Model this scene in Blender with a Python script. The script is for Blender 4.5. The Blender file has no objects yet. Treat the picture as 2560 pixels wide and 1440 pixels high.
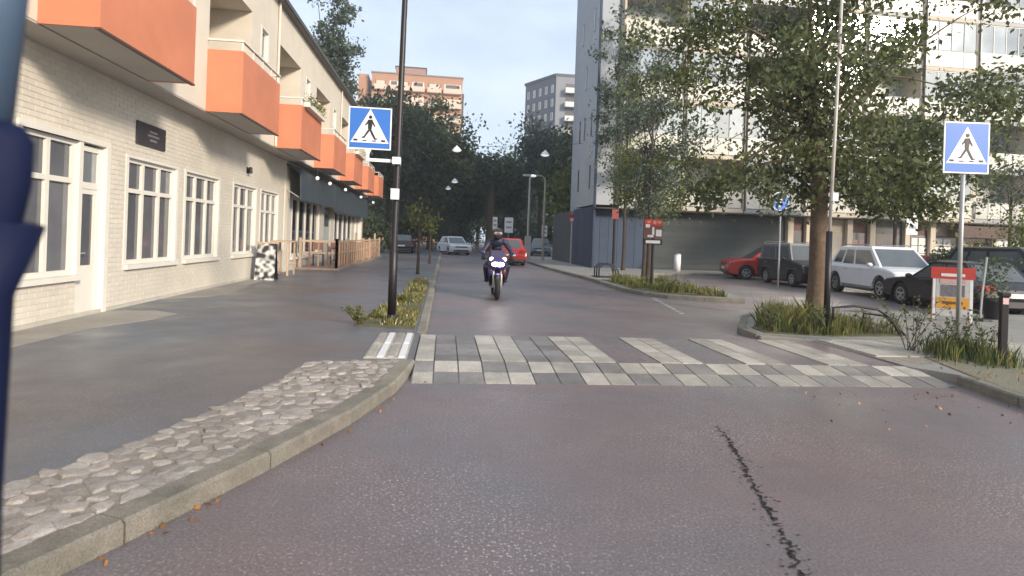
import bpy, math, random
import numpy as np
from mathutils import Vector, Matrix
random.seed(7); rng = np.random.default_rng(7)
S = bpy.context.scene; COL = S.collection
R = math.radians

# ---------------------------------------------------------------- camera
cd = bpy.data.cameras.new('camera'); cam = bpy.data.objects.new('camera', cd); COL.objects.link(cam)
S.camera = cam
cd.sensor_width = 36; cd.lens = 36*1500/2560; cd.shift_y = -124/2560; cd.clip_start = .05; cd.clip_end = 3000
th = math.atan(168/1500); ph = R(2.0)
fw = Vector((math.sin(th), math.cos(th), 0)); r0 = Vector((math.cos(th), -math.sin(th), 0)); up = Vector((0, 0, 1))
rt = r0*math.cos(ph)+up*math.sin(ph); u_ = up*math.cos(ph)-r0*math.sin(ph)
cam.matrix_world = Matrix(((rt.x, u_.x, -fw.x, 0), (rt.y, u_.y, -fw.y, 0), (rt.z, u_.z, -fw.z, 1.5), (0, 0, 0, 1)))
cd.dof.use_dof = True; cd.dof.focus_distance = 13; cd.dof.aperture_fstop = 2.8

# ---------------------------------------------------------------- sky, sun, exposure
SUN = Vector((1.2, -1.6, .71)).normalized()
W = bpy.data.worlds.new('World'); S.world = W; W.use_nodes = True
nt = W.node_tree; nt.nodes.clear(); N = nt.nodes.new; L = nt.links.new
wo = N('ShaderNodeOutputWorld'); bg = N('ShaderNodeBackground'); sk = N('ShaderNodeTexSky')
sk.sky_type = 'NISHITA'; sk.sun_disc = False; sk.sun_elevation = math.asin(SUN.z); sk.sun_rotation = math.atan2(SUN.x, SUN.y)
sk.air_density = 1.0; sk.dust_density = 1.5; sk.ozone_density = 1.5
tc = N('ShaderNodeTexCoord'); mp = N('ShaderNodeMapping'); mp.inputs['Scale'].default_value = (1.3, 1.3, 3.2)
nz = N('ShaderNodeTexNoise'); nz.inputs['Scale'].default_value = 2.1; nz.inputs['Detail'].default_value = 7; nz.inputs['Roughness'].default_value = .55
rp = N('ShaderNodeValToRGB'); rp.color_ramp.elements[0].position = .33; rp.color_ramp.elements[1].position = .62
rp.color_ramp.elements[0].color = (.5, .5, .5, 1); rp.color_ramp.elements[1].color = (.93, .93, .93, 1)
mx = N('ShaderNodeMix'); mx.data_type = 'RGBA'
cl = mx.inputs[7]; cl.default_value = (5.6, 6.4, 7.5, 1)
L(tc.outputs['Generated'], mp.inputs['Vector']); L(mp.outputs[0], nz.inputs['Vector']); L(nz.outputs['Fac'], rp.inputs['Fac'])
L(rp.outputs['Color'], mx.inputs[0]); L(sk.outputs[0], mx.inputs[6]); L(mx.outputs[2], bg.inputs['Color'])
bg.inputs['Strength'].default_value = .1
L(bg.outputs[0], wo.inputs[0])
sd = bpy.data.lights.new('sun', 'SUN'); so = bpy.data.objects.new('sun', sd); COL.objects.link(so)
sd.energy = 3.0; sd.angle = R(9); sd.color = (1, .87, .72)
so.rotation_euler = SUN.to_track_quat('Z', 'Y').to_euler(); so.location = SUN*60
V = S.view_settings; V.view_transform = 'Standard'; V.look = 'None'; V.gamma = 1; V.use_curve_mapping = False; V.exposure = .80

# ---------------------------------------------------------------- materials
MATS = {}
def M(name, col, rough=.7, var=.12, scale=6., bump=0., metal=0., emit=0., island=0., col2=None, detail=5., fine=0., fscale=120., spec=.5, big=0., bigs=.35, sub=None, speck=0., trans=0., c2s=None, rvar=0.):
    if name in MATS: return MATS[name]
    m = bpy.data.materials.new(name); m.use_nodes = True; t = m.node_tree; n = t.nodes; b = n['Principled BSDF']; l = t.links.new
    b.inputs['Roughness'].default_value = rough; b.inputs['Metallic'].default_value = metal; b.inputs['Specular IOR Level'].default_value = spec
    c = list(col)+[1]
    g = n.new('ShaderNodeNewGeometry')
    def noise(sc, det):
        q = n.new('ShaderNodeTexNoise'); q.inputs['Scale'].default_value = sc; q.inputs['Detail'].default_value = det; q.inputs['Roughness'].default_value = .6
        l(g.outputs['Position'], q.inputs['Vector']); return q
    def mul(src, fac, lo, hi):
        mr = n.new('ShaderNodeMapRange'); mr.inputs[1].default_value = .25; mr.inputs[2].default_value = .75; mr.inputs[3].default_value = lo; mr.inputs[4].default_value = hi
        l(fac, mr.inputs[0])
        v = n.new('ShaderNodeVectorMath'); v.operation = 'SCALE'; l(src, v.inputs[0]); l(mr.outputs[0], v.inputs['Scale']); return v.outputs[0]
    rgb = n.new('ShaderNodeRGB'); rgb.outputs[0].default_value = c; out = rgb.outputs[0]
    if col2:
        q = noise(c2s or scale, detail if not c2s else 3); mm = n.new('ShaderNodeMix'); mm.data_type = 'RGBA'; mr = n.new('ShaderNodeMapRange'); mr.inputs[1].default_value = .34; mr.inputs[2].default_value = .66
        l(q.outputs['Fac'], mr.inputs[0]); l(mr.outputs[0], mm.inputs[0]); mm.inputs[6].default_value = c; mm.inputs[7].default_value = list(col2)+[1]; out = mm.outputs[2]
    if var: out = mul(out, noise(scale, detail).outputs['Fac'], 1-var, 1+var)
    if big: out = mul(out, noise(bigs, 4).outputs['Fac'], 1-big, 1+big)
    if fine:
        fq = noise(fscale, 2); out = mul(out, fq.outputs['Fac'], 1-fine, 1+fine)
    if island:
        mr = n.new('ShaderNodeMapRange'); mr.inputs[3].default_value = 1-island; mr.inputs[4].default_value = 1+island; l(g.outputs['Random Per Island'], mr.inputs[0])
        v = n.new('ShaderNodeVectorMath'); v.operation = 'SCALE'; l(out, v.inputs[0]); l(mr.outputs[0], v.inputs['Scale']); out = v.outputs[0]
    if speck:
        q = noise(62, 1); mr = n.new('ShaderNodeMapRange'); mr.inputs[1].default_value = .60; mr.inputs[2].default_value = .70; mr.inputs[4].default_value = speck; l(q.outputs['Fac'], mr.inputs[0])
        q2 = noise(.5, 3); m2 = n.new('ShaderNodeMapRange'); m2.inputs[1].default_value = .38; m2.inputs[2].default_value = .62; l(q2.outputs['Fac'], m2.inputs[0])
        mu = n.new('ShaderNodeMath'); mu.operation = 'MULTIPLY'; l(mr.outputs[0], mu.inputs[0]); l(m2.outputs[0], mu.inputs[1])
        mm = n.new('ShaderNodeMix'); mm.data_type = 'RGBA'; l(mu.outputs[0], mm.inputs[0]); l(out, mm.inputs[6]); mm.inputs[7].default_value = (.52, .49, .44, 1); out = mm.outputs[2]
    if rvar:
        q = noise(.7, 4); mr = n.new('ShaderNodeMapRange'); mr.inputs[1].default_value = .35; mr.inputs[2].default_value = .65; mr.inputs[3].default_value = rough-rvar; mr.inputs[4].default_value = rough+rvar; l(q.outputs['Fac'], mr.inputs[0]); l(mr.outputs[0], b.inputs['Roughness'])
    l(out, b.inputs['Base Color'])
    if trans:
        tb = n.new('ShaderNodeBsdfTranslucent'); l(out, tb.inputs[0]); ms = n.new('ShaderNodeMixShader'); ms.inputs[0].default_value = trans
        l(b.outputs[0], ms.inputs[1]); l(tb.outputs[0], ms.inputs[2]); l(ms.outputs[0], n['Material Output'].inputs[0])
    if emit:
        b.inputs['Emission Color'].default_value = c; b.inputs['Emission Strength'].default_value = emit
    if bump:
        q = noise(scale*6 if not fine else fscale, 4); bp = n.new('ShaderNodeBump'); bp.inputs['Strength'].default_value = bump; bp.inputs['Distance'].default_value = .01
        l(q.outputs['Fac'], bp.inputs['Height']); l(bp.outputs[0], b.inputs['Normal'])
    if sub:
        b.inputs['Transmission Weight'].default_value = sub
    MATS[name] = m; return m

def objvar(m, amt):
    """per-object brightness variation"""
    t = m.node_tree; n = t.nodes; b = n['Principled BSDF']; src = b.inputs['Base Color'].links[0].from_socket
    oi = n.new('ShaderNodeObjectInfo'); mr = n.new('ShaderNodeMapRange'); mr.inputs[3].default_value = 1-amt; mr.inputs[4].default_value = 1+amt
    t.links.new(oi.outputs['Random'], mr.inputs[0]); v = n.new('ShaderNodeVectorMath'); v.operation = 'SCALE'
    t.links.new(src, v.inputs[0]); t.links.new(mr.outputs[0], v.inputs['Scale']); t.links.new(v.outputs[0], b.inputs['Base Color']); return m

asphalt = M('asphalt', (.176, .130, .130), .46, .08, 3, .35, fine=.3, fscale=60, big=.12, col2=(.138, .130, .138), c2s=.4, speck=1.0, rvar=.1)
walkasph = M('sidewalk_asphalt', (.138, .122, .114), .42, .05, 2, .25, fine=.2, fscale=90, big=.12, bigs=.3, col2=(.112, .132, .164), c2s=.3, speck=.35, rvar=.12)  # bluish second colour paints reflected sky into the wet asphalt
groundm = M('earth', (.10, .095, .08), .95, .3, 2)
conc = M('concrete', (.27, .26, .235), .85, .12, 3, .3, fine=.18, fscale=90, big=.1)
litwalk = M('lit_pavement', (.30, .28, .245), .85, .15, 2, .2, fine=.15, fscale=60, big=.15)  # paler tone for the light painted along the wall foot
kerbm = objvar(M('granite_kerb', (.235, .21, .175), .85, .28, 6, .7, fine=.35, fscale=110, col2=(.195, .185, .15), c2s=2.5), .16)
stonem = objvar(M('field_stone', (.37, .32, .27), .8, .35, 22, .9, fine=.35, fscale=170, col2=(.30, .285, .275)), .3)
mortar = M('mortar', (.27, .24, .205), .95, .3, 9, .8, fine=.3)
tilew = objvar(M('white_paver', (.36, .335, .29), .5, .22, 5, .35, fine=.3, fscale=70, big=.22, bigs=1.4), .2)
tiled = objvar(M('dark_paver', (.190, .178, .168), .5, .22, 5, .35, fine=.3, fscale=70, big=.2, bigs=1.2), .22)
linem = M('worn_paint', (.42, .41, .39), .8, .3, 7, .2, fine=.3)
brickm = objvar(M('cream_brick', (.64, .595, .51), .75, .06, 3, .2, big=.08, bigs=.8), .04)
brickj = M('cream_joint', (.60, .555, .47), .9, .08, 4, .2)
stucco = M('cream_stucco', (.67, .61, .51), .85, .06, 2, .25, fine=.06, big=.05)
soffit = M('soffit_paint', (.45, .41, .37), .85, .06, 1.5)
orange = M('orange_panel', (.60, .215, .115), .6, .07, 1.6, .15, big=.10, bigs=.9)
white = M('white_paint', (.74, .71, .64), .5, .05, 4)
purew = M('white_enamel', (.78, .78, .78), .4, .03, 4)
glassd = objvar(M('window_glass', (.135, .138, .150), .06, .3, 1.0, spec=.7), .3)
cglass = M('car_glass', (.085, .098, .105), .05, .2, 2, spec=.7)  # base colour lightened to stand in for reflections in the panes
gravel = M('pale_gravel', (.24, .22, .17), .95, .3, 14, .9, fine=.5, fscale=55, col2=(.16, .15, .09))
dglass = M('dark_glass', (.022, .026, .03), .05, .1, 2, spec=.6)
glassb = objvar(M('balcony_glass', (.36, .39, .40), .10, .25, .7, spec=.8, metal=.55), .25)
frost = objvar(M('frosted_balcony_panel', (.56, .55, .49), .3, .12, 1.5), .15)
teal = M('teal_awning', (.045, .062, .075), .6, .15, 2)
wood = objvar(M('pale_wood', (.50, .37, .25), .7, .15, 6), .12)
woodr = objvar(M('red_wood', (.27, .12, .085), .7, .2, 6), .15)
blackm = M('black_metal', (.012, .010, .013), .45, .1, 6)
navy = M('navy_rubber', (.004, .008, .035), .7, .1, 3, spec=.2)
steel = M('galvanised_steel', (.42, .42, .42), .45, .1, 5, metal=.4)
bluem = M('sign_blue', (.03, .15, .52), .45, .04, 5)
redm = M('sign_red', (.50, .045, .03), .5, .1, 5)
yellowm = M('sign_orange', (.65, .30, .03), .5, .1, 8)
bark = M('bark', (.135, .095, .062), .95, .3, 9, 1., fine=.3, fscale=40)
barkd = M('dark_bark', (.06, .047, .038), .95, .3, 5, .8)
leafg = M('linden_leaf', (.142, .165, .055), .55, .2, .5, island=.55, trans=.45, col2=(.105, .128, .060))
leafd = M('dark_leaf', (.078, .108, .052), .65, .25, .25, island=.5, trans=.35)
leafy = M('yellow_green_leaf', (.13, .15, .03), .65, .2, .6, island=.5, trans=.35)
leafb = M('blue_green_leaf', (.090, .118, .080), .65, .2, .3, island=.5, trans=.35)
grassm = M('grass_blade', (.105, .13, .022), .7, .2, 3, island=.5)
dryg = M('dry_grass', (.20, .165, .055), .8, .2, 3, island=.5)
flowm = M('pale_flower', (.55, .50, .38), .7, .1, 5, island=.3)
soil = M('soil', (.095, .085, .055), .95, .3, 5, .6, fine=.3, fscale=50, col2=(.11, .11, .045))
tyre = M('tyre_rubber', (.012, .012, .012), .75, .1, 8)
alloy = M('alloy', (.5, .5, .5), .3, .05, 5, metal=.7)
lampg = M('lamp_glass', (.5, .52, .55), .08, .1, 6)
redl = M('tail_light', (.35, .015, .012), .2, .1, 5)
plate = M('number_plate', (.7, .7, .68), .5, .05, 5)
globem = M('opal_globe', (.85, .82, .75), .35, .02, 4, emit=.5)
headl = M('lit_headlight', (1, .97, .92), .2, 0, 1, emit=22)

# ---------------------------------------------------------------- mesh helpers
class MB:
    def __init__(s): s.v = []; s.f = []; s.m = []
    def add(s, vs, fs, mi=0):
        k = len(s.v); s.v += [tuple(map(float, p)) for p in vs]; s.f += [tuple(i+k for i in q) for q in fs]; s.m += [mi]*len(fs); return s
    def box(s, x0, x1, y0, y1, z0, z1, mi=0):
        return s.add([(x0,y0,z0),(x1,y0,z0),(x1,y1,z0),(x0,y1,z0),(x0,y0,z1),(x1,y0,z1),(x1,y1,z1),(x0,y1,z1)],
                     [(0,3,2,1),(4,5,6,7),(0,1,5,4),(1,2,6,5),(2,3,7,6),(3,0,4,7)], mi)
    def bar(s, a, b, w, h=None, mi=0):
        """square bar from a to b"""
        h = h or w; a = Vector(a); b = Vector(b); d = (b-a).normalized(); q = Vector((0,0,1)) if abs(d.z) < .95 else Vector((0,1,0))
        x = d.cross(q).normalized()*w/2; y = x.normalized().cross(d)*h/2; vs = []
        for p in (a, b): vs += [p-x-y, p+x-y, p+x+y, p-x+y]
        return s.add(vs, [(3,2,1,0),(4,5,6,7),(0,1,5,4),(1,2,6,5),(2,3,7,6),(3,0,4,7)], mi)
    def tube(s, pts, rad, n=8, cap=True, mi=0):
        pts = [Vector(p) for p in pts]; rad = rad if isinstance(rad, (list, tuple)) else [rad]*len(pts)
        vs = []; fs = []; px = None
        for i, p in enumerate(pts):
            d = (pts[min(i+1, len(pts)-1)]-pts[max(i-1, 0)]).normalized()
            if px is None:
                q = Vector((0,0,1)) if abs(d.z) < .9 else Vector((1,0,0)); px = d.cross(q).normalized()
            x = (px-d*px.dot(d)).normalized(); y = d.cross(x); px = x
            for k in range(n):
                a = 2*math.pi*k/n; vs.append(p+(x*math.cos(a)+y*math.sin(a))*rad[i])
        for i in range(len(pts)-1):
            for k in range(n):
                k2 = (k+1) % n; fs.append((i*n+k, i*n+k2, (i+1)*n+k2, (i+1)*n+k))
        if cap: fs.append(tuple(range(n-1, -1, -1))); fs.append(tuple(range((len(pts)-1)*n, len(pts)*n)))
        return s.add(vs, fs, mi)
    def prism(s, poly, a, b, axis='y', mi=0):
        """extrude a 2D polygon along an axis between a and b; poly in (x,z) for y, (x,y) for z, (y,z) for x"""
        n = len(poly)
        g = {'y': lambda p, t: (p[0], t, p[1]), 'z': lambda p, t: (p[0], p[1], t), 'x': lambda p, t: (t, p[0], p[1])}[axis]
        vs = [g(p, a) for p in poly]+[g(p, b) for p in poly]
        fs = [tuple(range(n-1, -1, -1)), tuple(range(n, 2*n))]+[(i, (i+1) % n, n+(i+1) % n, n+i) for i in range(n)]
        return s.add(vs, fs, mi)
    def lathe(s, prof, c=(0,0,0), n=16, axis='z', mi=0):
        vs = []; fs = []
        for r, z in prof:
            for k in range(n):
                a = 2*math.pi*k/n; x, y = r*math.cos(a), r*math.sin(a)
                p = (x, y, z) if axis == 'z' else (x, z, y) if axis == 'y' else (z, x, y)
                vs.append((p[0]+c[0], p[1]+c[1], p[2]+c[2]))
        for i in range(len(prof)-1):
            for k in range(n): fs.append((i*n+k, i*n+(k+1) % n, (i+1)*n+(k+1) % n, (i+1)*n+k))
        return s.add(vs, fs, mi)
    def sphere(s, c, r, n=10, m=6, mi=0):
        r = r if isinstance(r, (tuple, list)) else (r, r, r)
        vs = []; fs = []
        for i in range(m+1):
            t = math.pi*i/m
            for k in range(n):
                a = 2*math.pi*k/n; vs.append((c[0]+r[0]*math.sin(t)*math.cos(a), c[1]+r[1]*math.sin(t)*math.sin(a), c[2]-r[2]*math.cos(t)))
        for i in range(m):
            for k in range(n): fs.append((i*n+k, i*n+(k+1) % n, (i+1)*n+(k+1) % n, (i+1)*n+k))
        return s.add(vs, fs, mi)
    def loft(s, rings, cap=True, mi=0):
        n = len(rings[0]); vs = [p for r in rings for p in r]; fs = []
        for i in range(len(rings)-1):
            for k in range(n): fs.append((i*n+k, i*n+(k+1) % n, (i+1)*n+(k+1) % n, (i+1)*n+k))
        if cap: fs += [tuple(range(n-1, -1, -1)), tuple(range((len(rings)-1)*n, len(rings)*n))]
        return s.add(vs, fs, mi)
    def mesh(s, name, mats, smooth=False, fix=True):
        me = bpy.data.meshes.new(name); me.from_pydata(s.v, [], s.f)
        for m in (mats if isinstance(mats, (list, tuple)) else [mats]): me.materials.append(m)
        if any(s.m): me.polygons.foreach_set('material_index', s.m)
        if fix:
            import bmesh
            b = bmesh.new(); b.from_mesh(me); bmesh.ops.recalc_face_normals(b, faces=b.faces); b.to_mesh(me); b.free()
        if smooth: me.polygons.foreach_set('use_smooth', [True]*len(me.polygons))
        me.update(); return me
    def build(s, name, mats, parent=None, smooth=False, world=False, bevel=0, fix=True):
        """world=True: vertices are in world coordinates and the parent chain is unrotated"""
        if world and parent:
            o = Vector((0,0,0)); p = parent
            while p: o += p.location; p = p.parent
            s.v = [(x-o.x, y-o.y, z-o.z) for x, y, z in s.v]
        return link(name, s.mesh(name, mats, smooth, fix), parent, bevel)
def link(name, me, parent=None, bevel=0):
    o = bpy.data.objects.new(name, me); COL.objects.link(o)
    if parent: o.parent = parent
    if bevel:
        b = o.modifiers.new('bevel', 'BEVEL'); b.width = bevel; b.segments = 2; b.limit_method = 'ANGLE'
    return o
def thing(name, label, cat, loc=(0,0,0), rz=0, group=None):
    o = bpy.data.objects.new(name, None); COL.objects.link(o); o.location = loc; o.rotation_euler = (0,0,rz); o.empty_display_size = .2
    return tag(o, label, cat, group)
def tag(o, label=None, cat=None, group=None, kind=None):
    if label: o['label'] = label
    if cat: o['category'] = cat
    if group: o['group'] = group
    if kind: o['kind'] = kind
    return o
def struct(o): o['kind'] = 'structure'; return o
def copy_tree(o, parent=None):
    c = o.copy(); COL.objects.link(c); c.parent = parent
    for ch in list(o.children): copy_tree(ch, c)
    return c
def unit(name, mat, bev=.06):
    """unit cube with softened edges, shared by many pieces"""
    m = MB(); e = bev; r = []
    for z, k in ((0, e), (e, 0), (1-e, 0), (1, e)):
        r.append([(-.5+k,-.5+e+k*0,z),(-.5+e+k,-.5+k,z),(.5-e-k,-.5+k,z),(.5-k,-.5+e,z),(.5-k,.5-e,z),(.5-e-k,.5-k,z),(-.5+e+k,.5-k,z),(-.5+k,.5-e,z)])
    return m.loft(r).mesh(name, mat)
def grid_wall(mb, axis, p0, p1, u0, u1, z0, z1, holes, mi=0):
    """wall slab between planes p0..p1 (axis x: spans y; axis y: spans x) with rectangular holes"""
    us = sorted({u0, u1, *[h[0] for h in holes], *[h[1] for h in holes]}); us = [u for u in us if u0 <= u <= u1]
    for a, b in zip(us, us[1:]):
        c = (a+b)/2; hs = sorted([(h[2], h[3]) for h in holes if h[0] < c < h[1]]); z = z0
        for q0, q1 in hs+[(z1, z1)]:
            if q0 > z+1e-4:
                if axis == 'x': mb.box(p0, p1, a, b, z, min(q0, z1), mi)
                else: mb.box(a, b, p0, p1, z, min(q0, z1), mi)
            z = max(z, q1)
    return mb
def leaf_mesh(name, centers, size, mat, aspect=.55, droop=.3, up_bias=0.):
    """many small rhombic leaves, one per centre"""
    n = len(centers); c = np.asarray(centers, float)
    a = rng.normal(size=(n, 3)); a[:, 2] -= droop; a[:, 2] += up_bias; a /= np.linalg.norm(a, axis=1)[:, None]
    b = rng.normal(size=(n, 3)); b -= a*(a*b).sum(1)[:, None]; b /= np.linalg.norm(b, axis=1)[:, None]
    s = size*rng.uniform(.6, 1.35, (n, 1)); v = np.empty((n, 4, 3))
    v[:, 0] = c-a*s*.5; v[:, 1] = c+b*s*aspect*.5; v[:, 2] = c+a*s*.5; v[:, 3] = c-b*s*aspect*.5
    me = bpy.data.meshes.new(name); me.vertices.add(4*n); me.vertices.foreach_set('co', v.ravel())
    me.loops.add(4*n); me.loops.foreach_set('vertex_index', np.arange(4*n, dtype=np.int32))
    me.polygons.add(n); me.polygons.foreach_set('loop_start', np.arange(0, 4*n, 4, dtype=np.int32)); me.materials.append(mat)
    me.update(calc_edges=True); return me
# ================================================================ SETTING
struct(MB().box(-150, 150, -60, 260, -.5, -.04).build('ground', groundm))
struct(MB().box(-14, 75, -20, 150, -.035, 0).build('road', asphalt))
SWZ = .10
K = [(-3.9,-2.4),(-2.95,-.2),(-2.15,1.55),(-1.56,2.77),(-1.43,3.04),(-1.14,3.65),(-.79,4.49),(-.48,5.38),(-.33,6.2),(-.28,6.75)]
KR = [(-.22,8.75),(-.22,12),(-.22,20),(-.22,30),(-.22,40),(-.22,60)]
def resample(P, step):
    P = [Vector((a, b, 0)) for a, b in P]; out = [P[0]]; 
    segs = [(a, b, (b-a).length) for a, b in zip(P, P[1:])]; T = sum(s[2] for s in segs); n = max(1, round(T/step)); 
    for i in range(1, n+1):
        d = T*i/n
        for a, b, l in segs:
            if d <= l+1e-6: out.append(a.lerp(b, min(1, d/l))); break
            d -= l
    return out
def offset(P, w):
    out = []
    for i, p in enumerate(P):
        d = (P[min(i+1, len(P)-1)]-P[max(i-1, 0)]).normalized(); out.append(p+Vector((-d.y, d.x, 0))*w)
    return out
def kerb(name, P, step, width, h, side=1, h_end=None):
    P = resample(P, step); Q = offset(P, width*side)
    base = MB()
    for a, b, c, d in zip(P, P[1:], Q[1:], Q):
        base.add([(*(a*.7+d*.3).xy, -.03), (*(b*.7+c*.3).xy, -.03), (*(c*.9+b*.1).xy, -.03), (*(d*.9+a*.1).xy, -.03), (*(a*.7+d*.3).xy, h*.5), (*(b*.7+c*.3).xy, h*.5), (*(c*.9+b*.1).xy, h*.5), (*(d*.9+a*.1).xy, h*.5)],
                 [(0,3,2,1),(4,5,6,7),(0,1,5,4),(1,2,6,5),(2,3,7,6),(3,0,4,7)])
    ko = struct(base.build(name, mortar))
    for a, b, c, d in zip(P, P[1:], Q[1:], Q):
        g = (b-a).normalized()*.006; m = MB(); hh = h+random.uniform(-.004, .004); ch = .018; rings = []
        for p, q, s in ((a, d, 1), (b, c, -1)):
            p = p+g*s; q = q+g*s; n = (q-p).normalized()
            rings.append([(*p.xy, -.03), (*(p-n*.0).xy, hh-ch), (*(p+n*ch).xy, hh), (*(q-n*.005).xy, hh), (*q.xy, -.03)])
        m.loft(rings).build('kerb_stone', kerbm, ko)
    return ko
kerb('left_kerb_curve', K, .95, .17, SWZ+.015)
kerb('left_kerb_far', KR, 1.0, .14, SWZ+.012)
Ki = offset(resample(K, .5), .17); KRi = [Vector((-.36, y, 0)) for y in (8.75, 60)]
swp = [(-5.9,-2.4)]+[(p.x, p.y) for p in Ki]+[(-.30,6.78),(-.30,8.72)]+[(p.x, p.y) for p in KRi]+[(-5.9,60)]
struct(MB().prism(swp, -.03, SWZ, 'z').build('sidewalk', walkasph))
struct(MB().prism([(-5.36,5.0),(-4.9,5.6),(-4.72,7.2),(-4.66,8.6),(-4.3,9.5),(-4.22,10.15),(-4.7,10.5),(-5.36,10.4)], SWZ, SWZ+.005, 'z').prism([(-5.36,12.2),(-4.7,12.9),(-4.55,13.6),(-4.8,15.5),(-5.0,17.6),(-5.36,17.7)], SWZ, SWZ+.005, 'z').build('light_patch', litwalk))  # thin pale sheets paint reflected light onto the sidewalk

# cobbled strip between kerb and sidewalk
cobo = [Vector((a, b, 0)) for a, b in [(-4.3,-.6),(-3.45,1.0),(-2.9,2.2),(-2.45,3.2),(-2.16,3.63),(-1.94,4.07),(-1.74,4.8),(-1.5,5.8),(-1.42,6.62)]]
cobi = [Vector((p.x, p.y, 0)) for p in offset(resample(K, .3), .175)]
def along(P, t):
    T = sum((b-a).length for a, b in zip(P, P[1:])); d = t*T
    for a, b in zip(P, P[1:]):
        l = (b-a).length
        if d <= l: return a.lerp(b, d/l)
        d -= l
    return P[-1]
cobi = [p for p in cobi if p.y > -.9]
poly = [(p.x, p.y) for p in cobo]+[(p.x, p.y) for p in reversed(cobi)]
cob = struct(MB().prism(poly, SWZ, SWZ+.004, 'z').build('cobbled_strip', mortar))
stone_meshes = []
for k in range(10):
    n = random.choice((5, 6, 6, 7)); m = MB(); rr = [random.uniform(.36, .58) for _ in range(n)]; an = [2*math.pi*(i+random.uniform(-.28, .28))/n for i in range(n)]; rings = []; tx, ty = random.uniform(-.5, .5), random.uniform(-.5, .5)
    for sc, z in ((1, 0), (1, .55), (.9, .86), (.55, 1)):
        rings.append([(rr[i]*sc*math.cos(an[i]), rr[i]*sc*math.sin(an[i]), z+(tx*rr[i]*sc*math.cos(an[i])+ty*rr[i]*sc*math.sin(an[i])+random.uniform(-.06, .06) if z > 0 else 0)) for i in range(n)])
    stone_meshes.append(m.loft(rings).mesh('stone', stonem))
nt_ = 58; allst = []
for i in range(nt_):
    a = along(cobo, (i+.5)/nt_); b = along(cobi, (i+.5)/nt_); w = (b-a).length; ns = max(4, round(w/.135))
    for j in range(ns):
        s_ = (j+.5+(.25 if i % 2 else -.2)*random.random())/ns; p = a.lerp(b, min(.97, max(.03, s_)))
        g = random.uniform(.85, 1.15)
        allst.append(((p.x+random.uniform(-.015, .015), p.y+random.uniform(-.02, .02), SWZ-.006), (random.uniform(-.06, .06), random.uniform(-.06, .06), random.uniform(0, 6)), (.17*g*random.uniform(.6, 1.3), .15*g*random.uniform(.65, 1.25), random.uniform(.012, .028)), random.choice(stone_meshes)))
allst.sort(key=lambda q: math.hypot(q[0][0], q[0][1]) if q[0][1] > 2.2 else 99+q[0][1]*-1)
rest = MB()
for q, (lo_, ro_, sc_, me_) in enumerate(allst):
    if q < 300:
        o = link('stone', me_, cob); o.location = lo_; o.rotation_euler = ro_; o.scale = sc_
    else:
        mw = Matrix.LocRotScale(Vector(lo_), __import__('mathutils').Euler(ro_), Vector(sc_)); rest.add([mw @ v.co for v in me_.vertices], [tuple(f.vertices) for f in me_.polygons])
tag(rest.build('cobbles', stonem, cob), kind='stuff')

# raised zebra crossing of concrete pavers
CZ = .09
cwb = MB().prism([(6.1,-.03),(6.1,.001),(6.78,CZ-.024),(8.62,CZ-.024),(9.6,.001),(9.6,-.03)], -.297, 5.62, 'x')
cw = struct(cwb.build('crosswalk', asphalt))
tw = unit('paver', tilew, .012); td = unit('paver', tiled, .012)
px0, pit = -.07, .53
def paver(me, x0, x1, y0, y1, z0, z1):
    g = .007; o = link('paver', me, cw); ang = math.atan2(z1-z0, y1-y0)
    o.location = ((x0+x1)/2, (y0+y1)/2, (z0+z1)/2-.03+random.uniform(-.0015, .0015)); o.scale = (x1-x0-2*g, (y1-y0)/math.cos(ang)-2*g, .034); o.rotation_euler = (ang, random.uniform(-.004, .004), 0)
rows = [(6.12, 6.47, .004, CZ*.5), (6.47, 6.82, CZ*.5, CZ)]
for r_i, (ya, yb, za, zb) in enumerate(rows):
    for k in range(-1, 11):
        for h in (0, 1):
            x0 = px0+pit*k+h*pit/2; x1 = x0+pit/2
            if x0 < -.34: continue
            x0 = max(x0, -.29)
            wh = (k % 2 == 0) if r_i == 1 else (k % 2 == 1)
            paver(tw if wh else td, x0, x1, ya, yb, za, zb)
for k in range(-1, 11):
    for h in (0, 1):
        x0 = px0+pit*k+h*pit/2; x1 = x0+pit/2
        if x0 < -.34: continue
        x0 = max(x0, -.29)
        if k % 2 == 1:
            for q in range(5): paver(tw, x0, x1, 6.83+q*.352, 6.83+(q+1)*.352, CZ+.004, CZ+.004)
        elif k in (0, 2):
            for q in range(5): paver(td, x0, x1, 6.83+q*.352, 6.83+(q+1)*.352, CZ, CZ)
# asphalt infill between the other stripes
inf = MB()
for k in (4, 6, 8, 10): inf.box(px0+pit*k+.004, px0+pit*(k+1)-.004, 6.83, 8.59, CZ-.024, CZ-.002)
inf.build('asphalt_infill', asphalt, cw)
# ribbed tactile plates on the sidewalk
tp = thing('tactile_paving', 'pair of white ribbed tactile plates at left end of zebra crossing', 'tactile paving', (-.60, 7.6, SWZ))
for yy in (6.86, 7.74):
    q = MB().box(-.26, .22, yy-7.6, yy+.84-7.6, 0, .008).build('plate', tilew, tp)
    for i in range(4): MB().box(-.235+i*.12, -.165+i*.12, yy+.03-7.6, yy+.81-7.6, .008, .022).build('rib', purew if i % 2 else tilew, q)

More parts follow.
